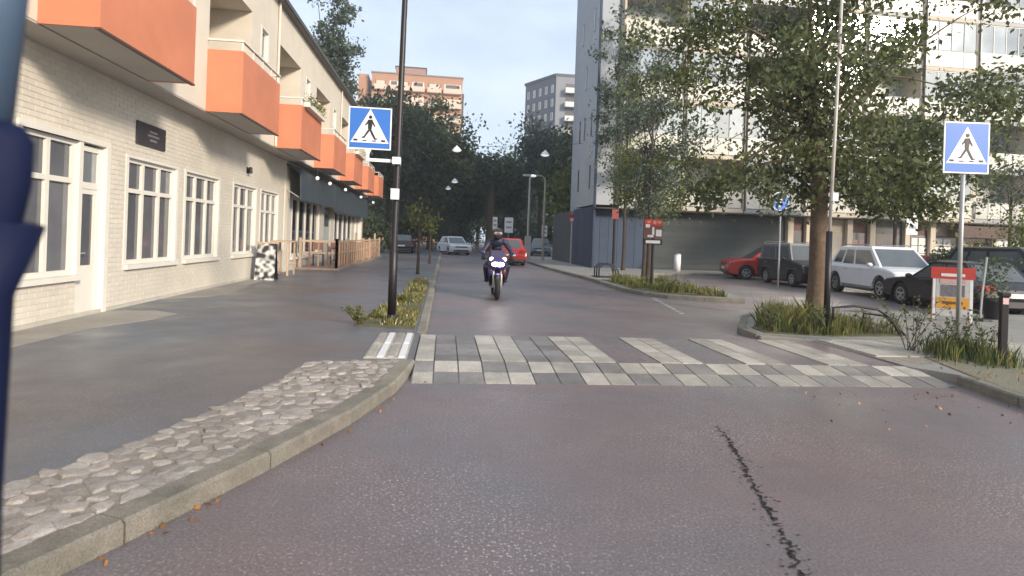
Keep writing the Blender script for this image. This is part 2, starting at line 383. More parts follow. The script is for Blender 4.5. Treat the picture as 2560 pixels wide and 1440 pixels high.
# right-hand pavements
rp_ = [(5.0,0),(5.6,3.0),(5.82,5.4),(5.98,6.3),(5.7,6.75),(5.64,8.6),(5.0,8.95),(5.1,9.7),(6.2,11.6),(7.3,12.6),(11.5,12.9),(34,12.9),(34,0)]
struct(MB().prism(rp_, -.03, SWZ, 'z').build('right_pavement', conc))
kerb('right_kerb_near', [(4.93,0),(5.5,3.0),(5.72,5.4),(5.88,6.25)], .9, .15, SWZ+.014, -1)
kerb('island_kerb', [(5.62,8.72),(4.96,8.85),(4.98,9.7),(6.1,11.7),(7.25,12.75),(11.5,13.02)], .9, .14, SWZ+.014, -1)
fp = [(5.3,75),(5.3,30),(5.62,22),(5.55,17.6),(5.95,16.1),(6.75,15.5),(7.9,15.15),(8.35,16.5),(8.5,22),(9.6,27),(12,28.4),(60,28.4),(60,60),(5.3,75)][:-1]
struct(MB().prism(fp, -.03, SWZ, 'z').build('far_right_pavement', conc))
kerb('far_right_kerb', [(5.18,60),(5.18,30),(5.5,22),(5.42,17.6),(5.82,16.0),(6.7,15.38),(7.9,15.0)], 1.0, .14, SWZ+.014, 1)
kerb('forecourt_kerb', [(9.5,26.85),(12,28.27),(36,28.27)], 1.2, .14, SWZ+.014, 1)
# big light slabs of the path at the right end of the crossing
slab = unit('slab', tilew, .015); sl = struct(MB().box(5.68, 9.6, 6.9, 8.62, SWZ, SWZ+.003).build('slab_path', mortar))
for i in range(8):
    for j in range(4):
        if (i < 2 and j == 0): continue
        o = link('slab', slab, sl); o.location = (5.95+i*.48, 7.12+j*.43, SWZ-.02+random.uniform(0, .004)); o.scale = (.465, .415, .04)
# worn dashed edge line and a crack in the asphalt
dl = MB()
for i in range(9):
    t0 = i/9; t1 = t0+.06; a = Vector((5.72,15.9)); b = Vector((5.1,12.2)); p = a.lerp(b, t0); q = a.lerp(b, t1)
    dl.add([(p.x-.05,p.y,.004),(p.x+.05,p.y,.004),(q.x+.05,q.y,.004),(q.x-.05,q.y,.004)], [(0,1,2,3)])
struct(dl.build('edge_line_marking', linem))
crk = [(2.30,4.75),(2.24,4.40),(2.17,4.22),(2.13,4.0),(2.02,3.72),(1.97,3.5),(1.88,3.22),(1.83,3.0),(1.72,2.7),(1.64,2.5),(1.5,2.1)]
cm = MB(); pr = None
cr_ = resample(crk, .02)
for i, p in enumerate(cr_):
    w = (.004+.020*random.random()**1.5)*min(1, i/30+.2); j = Vector((random.gauss(0, .012), 0, 0)); c = (p+j-Vector((w, 0, 0)), p+j+Vector((w, 0, 0)))
    if pr and random.random() < .9: cm.add([(*pr[0].xy, .003), (*pr[1].xy, .003), (*c[1].xy, .003), (*c[0].xy, .003)], [(0,1,2,3)])
    pr = c
    for q in range(3):
        if random.random() < .55:
            e_ = p+Vector((random.gauss(0, .045), random.gauss(0, .02), 0)); r_ = random.uniform(.003, .011); cm.add([(e_.x-r_*1.5,e_.y,.003),(e_.x,e_.y-r_*.6,.003),(e_.x+r_*1.4,e_.y+r_*.2,.003),(e_.x,e_.y+r_*.7,.003)], [(0,1,2,3)])
struct(cm.build('road_crack', M('crack_bitumen', (.018, .014, .014), .9, .3, 30)))

# ================================================================ LEFT BUILDING
XW, XU, XB = -5.4, -4.9, -4.2; Z1, ZR = 3.88, 7.95; Y0, Y1 = -2., 38.6
LB = thing('apartment_building', 'cream brick building with orange balconies along the left sidewalk', 'building', (-9, 18, 0))
wins = [(10.9,12.75,.82,2.66),(13.2,15.02,.82,2.66),(16.05,17.87,.82,2.66),(18.35,20.15,.5,2.66)]
doorw = (8.28,9.52,.74,2.72); door = (9.52,10.2,.10,2.72)
holes = wins+[doorw, door, (4.6,6.4,.82,2.66), (1.4,3.2,.82,2.66)]
mb = MB(); grid_wall(mb, 'x', XW-.3, XW-.006, Y0, 20.9, 0, Z1, holes); mb.build('ground_floor_wall', brickj, LB, world=True)
MB().box(-15, XW-1.2, Y0+.1, Y1-.1, .1, Z1-.02).build('interior_core', M('dark_interior', (.03,.028,.028), .9), LB, world=True)
# bricks: nearest 300 visible as pieces, the rest one part
bl, bh = .24, .068; cand = []
z = .16; row = 0
while z < Z1-.06:
    y = 6.9+(.125 if row % 2 else 0)
    while y < 20.85:
        a, b = y, min(y+bl, 20.88); okk = True
        for h in holes:
            if z+bh > h[2]-.10 and z < h[3]+.02 and b > h[0] and a < h[1]:
                if a < h[0] < b and h[0]-a > .05: b = h[0]
                elif a < h[1] < b and b-h[1] > .05: a = h[1]
                else: okk = False
        if okk: cand.append((a, b, z))
        y += bl+.012
    z += bh+.012; row += 1
cand.sort(key=lambda c: (math.hypot(c[0]-8.2, 0)+abs(c[2]-1.6)*.2 if c[0] > 7.7 else 99))
bu = unit('brick', brickm, .03)
gwall = [c for c in LB.children if c.name.startswith('ground_floor_wall')][0]
for a, b, z in cand[:300]:
    o = link('brick', bu, gwall); o.location = (XW-.012-LB.location.x, (a+b)/2-LB.location.y, z-LB.location.z); o.scale = (.024+random.uniform(0, .004), b-a, bh)
mb = MB()
for a, b, z in cand[300:]: mb.box(XW-.02, XW+random.uniform(0, .002), a, b, z, z+bh)
tag(mb.build('brickwork', brickm, gwall, world=True), kind='stuff')
MB().box(XW-.02, XW+.02, 6.0, 20.88, .0, .155).build('plinth', M('plinth_paint', (.50,.47,.41), .85, .12, 3), LB, world=True)

def window_x(par, x, y0, y1, z0, z1, cols, zt, fr=white, gl=glassd, w=.075, sill=True, name='window', depth=.07):
    """window in a wall facing +X; cols mullion positions as fractions, zt transom height"""
    m = MB(); xa, xb = x-depth-.06, x-depth+.02
    m.box(xa, xb, y0, y0+w, z0, z1); m.box(xa, xb, y1-w, y1, z0, z1); m.box(xa, xb, y0+w, y1-w, z1-w, z1); m.box(xa, xb, y0+w, y1-w, z0, z0+w)
    ys = [y0+w]; 
    for c in cols:
        yc = y0+(y1-y0)*c; m.box(xa, xb+.004, yc-w*.5, yc+w*.5, z0+w, z1-w); ys += [yc-w*.5, yc+w*.5]
    ys.append(y1-w); zs = [z0+w]
    if zt:
        for i in range(0, len(ys), 2): m.box(xa, xb+.002, ys[i], ys[i+1], zt-w*.5, zt+w*.5)
        zs += [zt-w*.5, zt+w*.5]
    zs.append(z1-w)
    f = m.build(name, fr, par, world=True)
    for i in range(0, len(ys), 2):
        for j in range(0, len(zs), 2):
            p = MB().box(xa+.02, xa+.035, ys[i], ys[i+1], zs[j], zs[j+1]).build('pane', gl, f, world=True)
    if sill: MB().box(x-.12, x+.07, y0-.06, y1+.06, z0-.08, z0-.005).build('sill', white, f, world=True)
    # painted reveal casing round the opening
    c = MB(); c.box(x-.14, x+.012, y0-.085, y0+.004, z0, z1-.004).box(x-.14, x+.012, y1-.004, y1+.085, z0, z1-.004).box(x-.14, x+.016, y0-.085, y1+.085, z1-.004, z1+.05)
    c.build('casing', white, f, world=True)
    return f
for y0, y1, z0, z1 in wins[:3]: window_x(LB, XW, y0, y1, z0, z1, (1/3, 2/3), 2.10)
window_x(LB, XW, *wins[3], (.36, .68), 2.05)
window_x(LB, XW, 4.6, 6.4, .82, 2.66, (1/3, 2/3), 2.10)
window_x(LB, XW, *doorw, (.5,), 2.12)
# door with glazed leaf and fanlight
dr = MB().box(XW-.12, XW-.05, 9.53, 9.62, .1, 2.68).box(XW-.12, XW-.05, 10.11, 10.2, .1, 2.68).box(XW-.12, XW-.05, 9.62, 10.11, 2.60, 2.68).box(XW-.12, XW-.046, 9.62, 10.11, 2.03, 2.13).box(XW-.11, XW-.06, 9.62, 10.11, .1, .86).box(XW-.11, XW-.06, 9.62, 9.70, .86, 2.03).box(XW-.11, XW-.06, 10.03, 10.11, .86, 2.03).box(XW-.11, XW-.06, 9.7, 10.03, 1.95, 2.03).build('door', white, LB, world=True)
MB().box(XW-.09, XW-.08, 9.7, 10.03, .86, 1.95).build('pane', glassd, dr, world=True); MB().box(XW-.09, XW-.08, 9.62, 10.11, 2.13, 2.60).build('fanlight', glassb, dr, world=True)
MB().tube([(XW-.06, 9.66, 1.05), (XW-.01, 9.66, 1.05), (XW-.01, 9.76, 1.05)], .011).build('handle', steel, dr, world=True)
MB().box(XW-.14, XW+.035, 10.194, 10.30, .1, 2.716).box(XW-.14, XW+.02, 8.2, 8.285, .7, 2.716).box(XW-.14, XW+.03, 8.2, 10.30, 2.716, 2.80).build('door_casing', white, LB, world=True)
# corner pilaster and the cafe front
MB().box(XW-.3, XW+.03, 20.9, 21.25, 0, Z1-.01).build('pilaster', stucco, LB, world=True)
cf = MB(); grid_wall(cf, 'x', XW-.3, XW, 21.25, Y1, 0, Z1, [(22.0,26.6,.55,2.75),(27.6,29.3,.1,2.6),(30.2,37.4,.7,2.6)]); cf.build('cafe_wall', M('cafe_paint', (.56,.52,.47), .8, .08, 3), LB, world=True)
window_x(LB, XW, 22.0, 26.6, .55, 2.75, (.25, .5, .75), None, white, dglass, w=.13)
window_x(LB, XW, 30.2, 37.4, .7, 2.6, (.2, .4, .6, .8), None, white, glassd, w=.14)
dr = MB().box(XW-.14, XW-.06, 27.65, 29.25, .12, 2.55).build('cafe_door', M('sage_door', (.42,.46,.43), .5, .06, 3), LB, world=True); MB().box(XW-.06, XW-.045, 27.95, 28.95, 1.75, 2.3).build('pane', glassd, dr, world=True)
for a, b, zb in ((20.95,27.1,2.55),(27.25,38.4,2.42)):
    aw = MB().prism([(XW+.01,3.8),(XW+.52,3.55),(XW+.55,zb),(XW+.5,zb),(XW+.46,3.45),(XW+.01,3.7)], a, b, 'y').build('awning', teal, LB, world=True)
    for q in range(3):
        yy = a+.12+(b-a-.24)*q/2; MB().bar((XW+.02, yy, 2.9), (XW+.5, yy, zb+.06), .03).build('bracket', steel, aw, world=True)
MB().box(XW-.3, XW+.2, 38.2, 38.75, 0, 3.2).build('pilaster', white, LB, world=True)
# wall end
MB().box(-16, XW-.31, Y1-.25, Y1, 0, ZR).build('end_wall', stucco, LB, world=True)
# upper floor with loggias behind each balcony
bal = [7.72+5.05*k for k in range(-1, 7)]; BL = 2.72
lg = [(y+.05, y+BL-.05, Z1+.12, 6.86) for y in bal]; sm = [(y+BL+.75, y+BL+1.3, 6.0, 6.75) for y in bal[:-1]]
uw = MB(); grid_wall(uw, 'x', XU-.28, XU, Y0, Y1, Z1, ZR, lg+sm); upper = uw.build('upper_wall', stucco, LB, world=True)
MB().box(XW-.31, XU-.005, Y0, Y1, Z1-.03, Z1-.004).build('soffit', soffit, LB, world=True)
MB().box(-16, XU-1.75, Y0, Y1, Z1, ZR-.05).build('upper_core', stucco, LB, world=True)
for i, y in enumerate(bal):
    a, b = lg[i][0], lg[i][1]
    MB().box(XU-1.7, XU-.28, a-.2, a, Z1, 6.95).box(XU-1.7, XU-.28, b, b+.2, Z1, 6.95).box(XU-1.7, XU-.28, a, b, 6.86, 6.95).build('loggia', stucco, LB, world=True)
    window_x(LB, XU-1.66, a+.5, b-.3, Z1+.9, 6.3, (.5,), None, M('brown_frame', (.10,.06,.045), .6), dglass, sill=False, depth=-.05)
    # balcony: floor slab, three orange panels, rail
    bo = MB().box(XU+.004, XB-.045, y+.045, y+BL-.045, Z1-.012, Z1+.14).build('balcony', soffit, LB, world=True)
    zt = 5.12
    MB().box(XB-.045, XB, y, y+BL, Z1-.02, zt).build('front_panel', orange, bo, world=True)
    for ya in (y, y+BL-.04): MB().box(XU+.004, XB-.046, ya, ya+.04, Z1-.02, zt).build('side_panel', orange, bo, world=True)
    MB().box(XB-.05, XB+.012, y-.012, y+BL+.012, Z1-.045, Z1-.02).build('drip_edge', M('drip_metal', (.10,.05,.04), .6), bo, world=True)
    r = MB(); zt2 = 5.34
    r.box(XB-.05, XB+.01, y-.01, y+BL+.01, zt2-.035, zt2).box(XU+.005, XB-.05, y-.01, y+.04, zt2-.035, zt2).box(XU+.005, XB-.05, y+BL-.04, y+BL+.01, zt2-.035, zt2)
    r.build('top_rail', white, bo, world=True)
    for k in range(5): yy = y+.03+(BL-.06)*k/4; MB().box(XB-.04, XB-.01, yy-.015, yy+.015, zt, zt2-.035).build('rail_post', white, bo, world=True)
    if i in (3, 5):
        fb = MB().box(XB+.005, XB+.16, y+.2, y+BL-.2, zt+.0, zt+.14).build('flower_box', white, bo, world=True)
        lm = leaf_mesh('flowers', np.c_[rng.uniform(XB-.02, XB+.22, 420), rng.uniform(y+.2, y+BL-.2, 420), rng.uniform(zt+.1, zt+.42, 420)]-np.array(LB.location), .09, flowm if i == 5 else leafy)
        lm.materials.append(flowm); lm.polygons.foreach_set('material_index', (rng.random(420) < .45).astype(np.int32)); link('flowers', lm, fb)
for a, b, z0, z1 in sm: window_x(LB, XU, a, b, z0, z1, (), None, white, glassd, w=.05, sill=False)
MB().prism([(XU-.3,ZR-.02),(XU+.18,ZR+.02),(XU+.2,ZR+.13),(-16,ZR+.35),(-16,ZR-.02)], Y0, Y1+.2, 'y').build('roof', M('roof_sheet', (.16,.15,.145), .6, .1, 2), LB, world=True)
MB().box(XU+.2, XU+.24, Y0, Y1+.2, ZR+.02, ZR+.13).build('gutter', M('gutter_metal', (.06,.06,.06), .5), LB, world=True)
for y in (17.2, 27.5): MB().tube([(XU+.05, y+.45, Z1), (XU+.05, y+.45, ZR)], .035).build('downpipe', stucco, LB, world=True)
# plaque, wall lamp, globe lamps (things fixed on the building)
pq = thing('wall_sign', 'small dark rectangular plaque on cream brick wall above second window', 'sign', (XW+.005, 11.62, 2.93))
MB().box(0, .03, -.53, .53, 0, .40).build('board', M('plaque', (.045,.04,.045), .5), pq)
for k, (w, z) in enumerate(((.30,.27),(.42,.20),(.26,.12))): MB().box(.03, .033, -w/2+.05, w/2+.05, z-.018, z+.018).build('lettering', M('plaque_letters', (.22,.21,.22), .6, .3, 40), pq)
wl = thing('wall_lamp', 'small dark wall lamp on the shaded brick above third window', 'lamp', (XW+.005, 17.0, 3.1))
MB().box(0, .02, -.05, .05, -.08, .08).build('back_plate', blackm, wl); MB().lathe([(.02,0),(.06,.02),(.05,.16),(.02,.18)], (.09,0,-.09), 10).build('lamp_body', blackm, wl)
for i, (y, x, z) in enumerate(((22.6,-4.7,3.45),(24.2,-4.55,3.4),(27.6,-4.5,3.42),(31.5,-4.35,3.35),(35.5,-4.2,3.3))):
    t = thing('globe_lamp', ['round white globe lamp hanging at near corner of dark awning', 'second white globe lamp hanging under the awning eave', 'third globe lamp hanging below orange balcony row', 'fourth globe lamp hanging below orange balcony row', 'farthest globe lamp hanging at end of orange balconies'][i], 'lamp', (x, y, z), 0, 'globe lamps along the cafe front')
    MB().sphere((0,0,0), .068, 12, 8).build('globe', globem, t, smooth=True); MB().tube([(0,0,.06),(0,0,.12),(0,0,Z1-z-.02)], [.03,.008,.008], 6).build('stem', blackm, t)

# ---------------- cafe terrace
tf = thing('terrace_fence', 'pale timber terrace fence with pickets in front of cafe', 'fence', (-4.5, 29, SWZ))
deckp = struct(MB().box(-5.38, -3.82, 22.6, 37.5, SWZ, SWZ+.07).build('terrace_deck', M('deck_boards', (.34,.25,.19), .75, .2, 5)))
def fence_run(a, b, n):
    a = Vector(a); b = Vector(b)
    for k in range(n+1):
        p = a.lerp(b, k/n); MB().box(p.x-.045, p.x+.045, p.y-.045, p.y+.045, SWZ+.07, SWZ+1.16+(.25 if k % 3 == 2 else 0)).build('post', wood, tf, world=True)
    for k in range(n):
        p = a.lerp(b, k/n); q = a.lerp(b, (k+1)/n); d = (q-p).normalized()*.05
        for z in (.62, 1.05): MB().bar((*(p+d).xy, SWZ+z), (*(q-d).xy, SWZ+z), .04, .075).build('rail', wood, tf, world=True)
        m = max(3, int((q-p).length/.3))
        for j in range(1, m):
            c = p.lerp(q, j/m); MB().box(c.x-.022, c.x+.022, c.y-.022, c.y+.022, SWZ+.12, SWZ+.98).build('picket', woodr if j % 2 else wood, tf, world=True)
fence_run((-5.25,22.75,0), (-3.95,22.75,0), 1); fence_run((-3.95,22.75,0), (-3.95,37.2,0), 6)
def chair(label, loc, rz):
    t = thing('cafe_chair', label, 'chair', loc, rz, 'chairs on the cafe terrace')
    MB().box(-.2,.2,-.2,.2,.43,.46).build('seat', woodr, t); MB().box(-.2,.2,.17,.2,.62,.9).build('backrest', woodr, t)
    for x in (-.18,.18):
        MB().box(x-.015,x+.015,-.195,-.165,0,.43).build('leg', blackm, t); MB().box(x-.015,x+.015,.17,.2,0,.62).build('leg', blackm, t)
for i, (x, y, r) in enumerate(((-4.9,24.2,.3),(-4.4,25.1,3.3),(-4.9,28.6,.2),(-4.4,29.4,3.0))):
    chair(['reddish wooden cafe chair nearest the terrace corner', 'reddish cafe chair turned toward the nearest terrace chair', 'third reddish cafe chair behind the fence', 'farthest reddish cafe chair behind the fence'][i], (x, y, SWZ+.07), r)
# patterned sandwich board beside the wall
sb = thing('sandwich_board', 'black and white patterned sandwich board standing against the brick wall', 'sandwich board', (-4.95, 17.5, SWZ))
pat = M('harlequin_print', (.03,.03,.03), .6, 0, 8, col2=(.7,.7,.68), detail=0.)
MB().add([(-.27,-.18,0),(.27,-.18,0),(.25,-.02,1.02),(-.25,-.02,1.02),(-.27,-.155,0),(.27,-.155,0),(.25,.005,1.02),(-.25,.005,1.02)], [(0,1,2,3),(7,6,5,4),(0,4,5,1),(1,5,6,2),(2,6,7,3),(3,7,4,0)]).build('front_panel', pat, sb)
MB().add([(-.27,.20,0),(.27,.20,0),(.25,.035,1.02),(-.25,.035,1.02),(-.27,.225,0),(.27,.225,0),(.25,.06,1.02),(-.25,.06,1.02)], [(0,1,2,3),(7,6,5,4),(0,4,5,1),(1,5,6,2),(2,6,7,3),(3,7,4,0)]).build('back_panel', blackm, sb)
MB().box(-.3,.3,-.03,.07,1.02,1.06).build('top_rail', wood, sb)
tb = thing('high_table', 'small wooden high table beside the cafe pilaster', 'table', (-5.05, 19.6, SWZ))
MB().box(-.25,.3,-.45,.45,1.03,1.08).build('table_top', wood, tb)
for x in (-.2,.25):
    for y in (-.4,.4): MB().box(x-.025,x+.025,y-.025,y+.025,0,1.03).build('leg', wood, tb)
MB().box(.225,.275,-.375,.375,.3,.34).build('footrest', wood, tb)
# ================================================================ RIGHT BUILDING (glazed balconies)
GA = R(1.0)
GB = thing('glazed_apartment_block', 'tall pale apartment block with glazed balconies behind the parked cars', 'building', (7.75, 31.0, 0), GA)
grey = M('pale_grey_render', (.36, .385, .41), .8, .08, 1, big=.06); beige = M('beige_render', (.56, .49, .38), .8, .07, 1.5)
bluep = objvar(M('blue_grey_panel', (.062, .082, .122), .8, .1, 1.5, spec=.2), .1); slatm = objvar(M('garage_slat', (.075, .083, .083), .8, .08, 2, spec=.2), .06)
frm = M('grey_frame', (.30, .30, .30), .5, .06, 4); darkf = M('dark_frame', (.05, .048, .048), .5)
FH, F0, NF, BW, NB = 2.85, 3.45, 8, 3.5, 8; XE = 1.3+BW*NB
HT = F0+FH*NF
MB().box(0, 1.25, 0, 4.4, F0, HT).box(1.25, XE, 1.45, 11, F0, HT).build('core', grey, GB)
MB().box(0, XE, -.05, 11, HT, HT+.4).build('parapet', grey, GB)
# end wall slot windows
for k in range(NF):
    for d in (.9, 2.4, 3.5):
        if (k+int(d)) % 3 != 2:
            w = MB().box(-.012, .02, d, d+.28, F0+FH*k+.9, F0+FH*k+2.2).build('slot_window', darkf, GB); MB().box(-.016, -.011, d+.04, d+.24, F0+FH*k+.96, F0+FH*k+2.14).build('pane', glassd, w)
MB().box(-.03, .09, -.10, .0, .1, HT).build('corner_pipe', bluep, GB); MB().box(1.12, 1.3, -.12, .02, F0, HT).build('corner_pipe', darkf, GB)
for k in range(NF):
    z = F0+FH*k
    for b in range(NB):
        x0 = 1.3+BW*b; x1 = x0+BW; openb = (k*3+b*5) % 7 in (2, 5)
        s_ = MB().box(x0+.02, x1-.02, -.18, 1.46, z-.14, z+.08).build('balcony_slab', beige if b % 2 else frm, GB)
        MB().box(x0+.02, x0+.14, -.02, 1.45, z+.08, z+FH-.14).build('party_wall', beige, GB)
        MB().box(x0+.5, x1-.4, 1.40, 1.47, z+.5, z+2.35).build('inner_window', glassd if (k+b) % 3 else frost, GB)
        n = 4; pw = (BW-.3)/n
        for i in range(n):
            a = x0+.15+pw*i
            MB().box(a+.02, a+pw-.02, -.13, -.10, z+.12, z+1.02).build('railing_panel', frost, s_)
            if not openb:
                MB().box(a+.03, a+pw-.03, -.115, -.09, z+1.08, z+FH-.2).build('glazing_pane', glassb, s_)
        m = MB().box(x0+.1, x1-.06, -.15, -.07, z+1.02, z+1.08)
        for i in range(n+1): a = x0+.15+pw*i; m.box(a-.02, a+.02, -.14, -.08, z+.08, z+1.02 if openb else z+FH-.2)
        if not openb: m.box(x0+.1, x1-.06, -.14, -.08, z+FH-.2, z+FH-.15)
        m.build('balcony_frame', white if (b+k) % 2 else frm, s_)
for b in (2, 5, 7): MB().tube([(1.3+BW*b+.01, -.26, 3.4), (1.3+BW*b+.01, -.26, HT)], .055).build('downpipe', darkf, GB)
# ground floor
MB().box(.06, XE, .7, 11, 0, F0-.15).build('ground_floor_core', M('podium_dark', (.075,.08,.085), .7, .1, 1), GB)
MB().box(0, XE+.2, -.35, 1.0, F0-.22, F0-.145).build('canopy', M('canopy_dark', (.05,.045,.042), .7), GB)
for i in range(7): MB().box(.05+.49*i, .05+.49*i+.475, .58, .7, .1, F0-.24).build('cladding_panel', bluep, GB)
for i in range(6): MB().box(-.03, .05, .1+.72*i, .1+.72*i+.70, .1, F0-.1).build('cladding_panel', bluep, GB)
gd = MB().box(3.55, 11.2, .56, .68, .1, F0-.3).build('garage_front', slatm, GB)
for i in range(10): MB().box(3.6, 11.15, .53, .56, .16+.29*i, .16+.29*i+.283).build('slat', slatm, gd)
cols_ = [11.4, 12.5, 15.0, 16.4, 18.6, 20.2, 22.3, 24.2, 26.5, 29.0]
for x in cols_: MB().box(x-.16, x+.16, .30, .68, .1, F0-.24).build('pier', beige, GB)
postm = M('window_poster', (.72,.70,.66), .6, .06, 3); dredm = M('dark_red_front', (.09,.03,.025), .6)
for i, (a, b) in enumerate(zip(cols_, cols_[1:])):
    f = MB().box(a+.17, b-.17, .55, .62, .1, F0-.24).build('shopfront', [dredm, M('shop_beige', (.36,.31,.24), .7), dredm, darkf][i % 4], GB)
    MB().box(a+.28, b-.28, .535, .55, .35, 2.5).build('shop_window', glassd if i != 1 else M('curtain_glass', (.30,.27,.22), .3), f)
    if i in (4, 5, 7):
        for c in range(2 if i != 7 else 3):
            for r_ in range(4): MB().box(a+.34+c*.55, a+.34+c*.55+.46, .52, .534, .55+r_*.46, .55+r_*.46+.41).build('poster', postm, f)
    if i == 6: MB().box(a+.5, b-.5, .515, .534, .6, 2.3).build('poster', M('poster_ochre', (.50,.36,.16), .6, .1, 4), f)
    if i == 2:
        for c in range(2):
            for r_ in range(3): MB().box(a+.35+c*.38, a+.65+c*.38, .52, .534, 1.0+r_*.4, 1.3+r_*.4).build('poster', M('poster_pink', (.45,.28,.25), .6, .2, 6), f)
MB().box(21.2, 24.6, -.55, .3, 2.45, 3.1).build('brown_canopy', M('brown_awning', (.10,.06,.045), .7), GB)

# cream tower behind, on the right
CT = thing('cream_tower', 'cream rendered tower block with small square windows at far right', 'building', (73, 76, 0), R(-3))
crm = M('cream_render', (.66, .50, .37), .85, .05, .3); wd = M('tower_window', (.13,.12,.115), .2)
MB().box(0, 30, 0, 16, 0, 56).build('wall', crm, CT)
for k in range(1, 18):
    for i in range(8):
        for d in (0, .95): 
            w = MB().box(1.6+i*3.3+d, 2.25+i*3.3+d, -.05, .0, k*2.95+.9, k*2.95+2.25).build('window', white, CT); MB().box(1.66+i*3.3+d, 2.19+i*3.3+d, -.07, -.051, k*2.95+.97, k*2.95+2.18).build('pane', wd, w)

# ================================================================ FAR BUILDINGS on the rise
OT = thing('orange_brick_tower', 'far orange brick tower block with cream balconies above the trees', 'building', (-22.5, 150, 0), R(2))
obr = M('orange_brick', (.44, .23, .13), .85, .06, .4); obl = M('cream_balcony', (.66,.52,.40), .7, .06, .5); odk = M('tower_recess', (.20,.13,.10), .6)
MB().box(3.4, 25.6, 0, 12, 0, 41).build('wall', obr, OT); MB().box(0, 2.4, 2, 14, 0, 41).build('side_wing', obr, OT); MB().box(2.4, 3.4, 3, 12, 0, 39.7).build('link_wing', odk, OT)
MB().box(9, 16.5, 2, 10, 41, 43.3).build('roof_house', M('roof_cladding', (.33,.19,.15), .7), OT); MB().box(3.2, 25.8, -.2, 12.2, 41, 41.3).build('roof_edge', M('roof_edge_grey', (.22,.19,.18), .7), OT)
MB().box(8.8, 16.7, 1.9, 10.1, 43.3, 43.6).build('roof_edge', darkf, OT)
MB().box(25.6, 26.2, 3, 5, 30, 38).build('stair_shaft', darkf, OT)
for k in range(10):
    z = 38.2-3.7*k
    for i, (a, b) in enumerate(((4,7),(7.5,10),(10.4,12.6),(13,16.3),(16.9,20.4),(20.9,25.4))):
        p = MB().box(a, b, -1.0, .0, z-1.3, z-.1).build('balcony', obl, OT); MB().box(a+.1, b-.1, -.9, .02, z-1.45, z-1.3).build('slab', obr, p)
        w = MB().box(a+.2, b-.2, -.06, .02, z-.1, z+1.1).build('window', white if i % 2 else odk, OT); MB().box(a+.5, b-.5, -.08, -.06, z, z+1.0).build('pane', wd if (i+k) % 2 else obl, w)
GT = thing('grey_apartment_slab', 'far blue grey apartment slab with white balconies right of the sky gap', 'building', (16.8, 150, 0), 0)
ggr = M('blue_grey_render', (.135,.15,.18), .8, .06, .4); gg2 = M('grey_gable', (.24,.25,.27), .8, .06, .4)
# long receding side and gable
mb = MB().prism([(6.2,-20),(22,-20),(22,4),(.9,-10)], 0, 37.4, 'z'); mb.build('wall', [ggr], GT)
MB().prism([(6.1,-20.3),(22.2,-20.3),(22.2,4.2),(.6,-9.8)], 37.4, 38.0, 'z').build('roof_edge', M('slab_roof', (.10,.10,.105), .7), GT)
MB().box(6.25, 22, -20.4, -20.02, 0, 37.3).build('gable', gg2, GT)
for k in range(12):
    z = 34.2-3.05*k
    p = MB().box(8.2, 13, -21.7, -20.4, z-.6, z+.5).build('balcony', white, GT); MB().box(8.2, 13, -21.75, -20.4, z-.8, z-.62).build('slab', darkf, p)
    MB().box(8.4, 12.8, -20.45, -20.39, z+.5, z+1.6).build('window', wd, GT)
    for i in range(5):
        t0 = (i+.25)/5; t1 = (i+.62)/5; A = Vector((6.2,-20)); B = Vector((.9,-10)); nrm = Vector((-.884,-.468)); a = A.lerp(B, t0); b = A.lerp(B, t1)
        def sl_(o, w0, w1, z0, z1, nm, mt, par): 
            p, q = A.lerp(B, w0), A.lerp(B, w1); c, d = p+nrm*o, q+nrm*o
            return MB().add([(*p,z0),(*q,z0),(*d,z0),(*c,z0),(*p,z1),(*q,z1),(*d,z1),(*c,z1)], [(0,3,2,1),(4,5,6,7),(0,1,5,4),(1,2,6,5),(2,3,7,6),(3,0,4,7)]).build(nm, mt, par)
        w = sl_(.08, t0, t1, z-.2, z+1.5, 'window', white, GT); sl_(.14, t0+.03, t1-.03, z, z+1.35, 'pane', wd if (i+k) % 3 else glassb, w)

